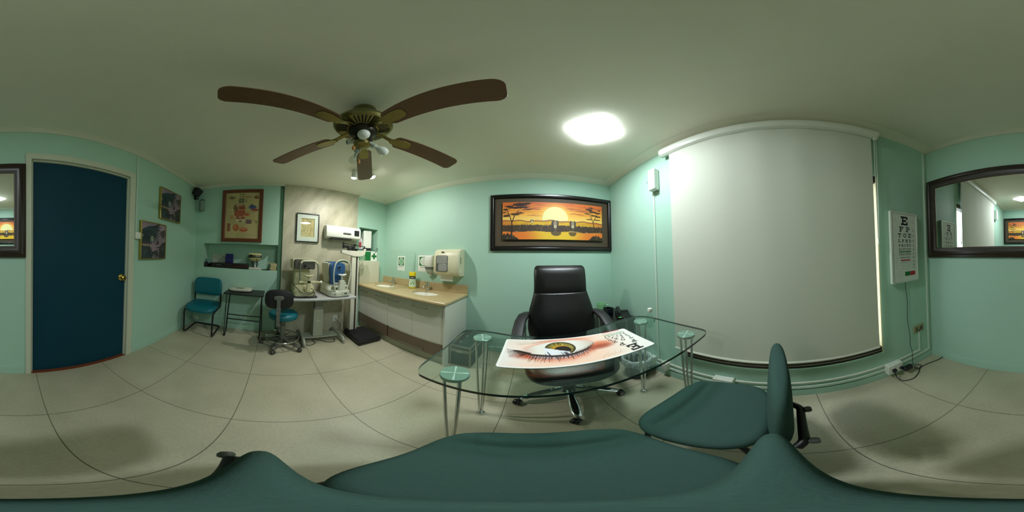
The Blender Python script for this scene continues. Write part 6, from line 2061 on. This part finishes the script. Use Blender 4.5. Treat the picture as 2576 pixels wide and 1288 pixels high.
# local: x to the right for the viewer, -y towards the viewer
obj('tray', MB().prism(rrect(.315, .40, .02, cx=0, cy=.0), 0, .016), m_black, t, bevel=.004)
obj('base', MB().loft([[(x, y, zz) for x, y in rrect(w_, d_, .03, cy=cyy)] for zz, w_, d_, cyy in ((.0165, .27, .36, .0), (.075, .28, .36, .0), (.082, .27, .35, .0))]), m_ref, t, bevel=.003)
obj('stage', MB().loft([[(x, y, zz) for x, y in rrect(w_, d_, .03, cy=.03)] for zz, w_, d_ in ((.083, .27, .26), (.125, .275, .25), (.150, .24, .22))]), m_ref, t)
obj('body', MB().box(-.125, .085, -.015, .17, .150, .440).box(-.115, .095, -.02, .17, .22, .330), m_ref, t, bevel=.01)
obj('head_shell', MB().loft([[(x, y, zz) for x, y in rrect(w_, d_, .02, cx=-.022, cy=.035)] for zz, w_, d_ in ((.362, .26, .25), (.375, .285, .26), (.470, .29, .27), (.490, .28, .26), (.494, .25, .23))]), m_ref, t)
mb = MB()
mb.prism(rrect(.268, .126, .022, cx=-.005, cy=.425), -.130, -.085, 0, plane='xz')
hf = obj('head_face', mb, m_refd, t, bevel=.008)
obj('objective', MB().lathe([(.020, 0), (.020, -.006), (.016, -.010), (.014, -.004), (.001, -.003)], (-.004, -.130, .405), 22, axis='y'), m_black, hf)
obj('lens_port', MB().lathe([(.011, 0), (.011, -.005), (.001, -.006)], (.048, -.130, .375), 16, axis='y'), m_black, hf)
mb = MB(); text_mb(mb, 'HUMPHREY', .012, 0, face_xf(-.085, .470, -.1308)); obj('name_lettering', mb, m_grey, hf, smooth=0)
hr = obj('head_rest', MB().tube(fil([(-.078, -.205, .222), (-.078, -.205, .415), (-.055, -.195, .465), (.110, -.195, .470), (.150, -.205, .42), (.150, -.205, .222)], .03), .0085, 12), m_steel, t)
obj('brow_band', MB().tube(fil([(-.070, -.200, .440), (-.048, -.192, .468), (.105, -.192, .472), (.142, -.200, .44)], .02), .0115, 10), m_ref, hr)
mb = MB()
mb.box(-.088, .160, -.222, -.188, .195, .222).tube([(.16, -.205, .208), (.188, -.205, .208)], .009, 10)
cb = obj('chin_bar', mb, m_ref, t, bevel=.004)
obj('adjusting_knob', MB().lathe([(.001, -.002), (.017, .0), (.018, .022), (.014, .026), (.001, .027)], (.180, -.205, .208), 18, axis='x'), m_white, cb)
obj('chin_post', MB().box(.012, .060, -.222, -.186, .083, .222).box(-.0, .07, -.22, -.10, .0825, .10), m_ref, t, bevel=.004)
mb = MB()
out = [(.034 + .066 * math.cos(q), -.205 + .034 * math.sin(q) + .012 * math.cos(q * 2)) for q in [2 * PI * k / 30 for k in range(30)]]
mb.loft([[(.034 + (x - .034) * k, -.205 + (y + .205) * k, zz + .012 * (abs(x - .034) / .066) ** 2) for x, y in out] for zz, k in ((.262, .35), (.275, .85), (.286, 1.0), (.290, .96), (.284, .6), (.282, .1))])
mb.tube([(.034, -.205, .222), (.034, -.205, .265)], .008, 10)
obj('chin_rest', mb, m_ref, t)
obj('instrument_cable', MB().tube([tuple(v) for v in fil([(-.140, -.06, .150), (-.10, -.16, .12), (-.05, -.225, .07), (.03, -.232, .055), (.095, -.225, .075), (.100, -.20, .11), (.06, -.19, .13)], .05, 6)], .0045, 8), m_black, t)
obj('instrument_cable', MB().tube([tuple(v) for v in fil([(.09, -.21, .10), (.118, -.20, .08), (.112, -.205, .03), (.06, -.205, .022)], .03, 6)], .004, 8), m_black, t)

# ------------------------------------------------------------------ autokeratometer (white and blue)
m_kw = M('instrument white', S(206, 208, 192), .38, var=.02)
m_kb = M('instrument blue', S(44, 88, 140), .4, var=.05)
t = thing('autokeratometer', 'white and blue eye instrument with a chin rest on the table, nearer the scale', 'eye instrument', (-2.165, .862, IT + .0005), PI / 2 + math.radians(6))
mb = MB()
out = rrect(.31, .44, .09)
obj('rubber_skirt', MB().loft([[(x * .99, y * .99, zz) for x, y in out] for zz in (0, .010)]), m_black, t)
obj('base', MB().loft([[(x * k, y * k, zz) for x, y in out] for zz, k in ((.0105, .99), (.05, 1.0), (.078, .985), (.090, .94))]), m_kw, t)
obj('side_button', MB().lathe([(.012, 0), (.012, -.004), (.001, -.005)], (-.10, -.2185, .05), 14, axis='y'), m_grey, t)
obj('turret', MB().loft([[(x, y, zz) for x, y in rrect(w_, d_, .05, cx=-.03, cy=cy2)] for zz, w_, d_, cy2 in ((.0905, .26, .30, .03), (.125, .25, .28, .03), (.165, .20, .24, .04))]), m_kw, t)
rings = []
for zz, w_, d_, cy2 in ((.166, .16, .16, .07), (.24, .185, .20, .06), (.33, .215, .245, .045), (.41, .225, .27, .04), (.448, .215, .26, .045), (.462, .18, .22, .05)):
    rings.append([(x, y, zz) for x, y in rrect(w_, d_, .045, cx=-.035, cy=cy2)])
obj('head_shell', MB().loft(rings), m_kw, t)
mb = MB()
rings = []
for y, k in ((-.055, .97), (-.098, 1.0), (-.112, .97), (-.118, .88)):
    pts = [(-.105, .17), (-.03, .155), (.055, .17), (.075, .24), (.100, .33), (.104, .40), (.08, .448), (-.02, .462), (-.115, .448), (-.135, .40), (-.130, .32), (-.112, .24)]
    sp = closed_spline(pts, 4)
    rings.append([(-.016 + (x + .016) * k, y + .05 * max(0, .36 - zz), .31 + (zz - .31) * k) for x, zz in sp])
hf = obj('blue_face', mb.loft(rings), m_kb, t)
obj('blue_top', MB().loft([[(x, y, zz) for x, y in rrect(w_, .20, .04, cx=-.03, cy=.02)] for zz, w_ in ((.440, .216), (.466, .19), (.470, .15))]), m_kb, hf)
obj('objective', MB().lathe([(.030, .004), (.030, -.010), (.024, -.016), (.019, -.014), (.016, -.006), (.001, -.005)], (.0, -.112, .392), 26, axis='y'), m_kb, hf)
obj('objective_glass', MB().lathe([(.017, .0), (.016, -.0145), (.001, -.015)], (.0, -.112, .392), 22, axis='y'), m_black, hf)
loop = [(-.09, .085), (-.108, .16), (-.122, .26), (-.120, .37), (-.095, .455), (-.035, .492), (.045, .490), (.105, .455), (.132, .37), (.128, .29), (.108, .19), (.092, .12), (.060, .075), (.015, .060), (-.045, .062)]
lp = closed_spline(loop, 4)
obj('head_rest', MB().tube([(x, -.205 - .0 * zz, zz) for x, zz in lp], .0095, 12, closed=True), m_kw, t)
obj('brow_pad', MB().tube([(-.07, -.205, .470), (-.02, -.207, .484), (.03, -.207, .485), (.08, -.205, .468)], .0125, 12), M('green brow pad', S(70, 96, 78), .5), t)
obj('chin_block', MB().loft([[(x, y, zz) for x, y in rrect(w_, d_, .012, cx=.012, cy=-.175)] for zz, w_, d_ in ((.091, .105, .07), (.16, .085, .065), (.222, .075, .06), (.226, .065, .05))]), m_kw, t)
obj('side_blocks', MB().box(-.10, .115, -.175, -.11, .125, .155).box(-.07, .095, -.165, -.12, .165, .192), m_kw, t, bevel=.006)
mb = MB()
mb.tube([(.014, -.175, .226), (.014, -.175, .29)], .012, 12)
mb.loft([[(.014 + .066 * k * math.cos(q), -.185 + .030 * k * math.sin(q), zz + .006 * math.cos(2 * q)) for q in [2 * PI * j / 28 for j in range(28)]] for zz, k in ((.286, .4), (.292, .85), (.300, 1.0), (.306, .97), (.306, .6), (.304, .1))])
obj('chin_rest', mb, m_white, t)
mb = MB()
mb.box(-.01, .11, -.222, -.19, .02, .088)
obj('front_panel', mb, m_kw, t, bevel=.01)
obj('printer_slot', MB().box(.035, .078, -.226, -.221, .044, .058), m_black, t, bevel=.002)
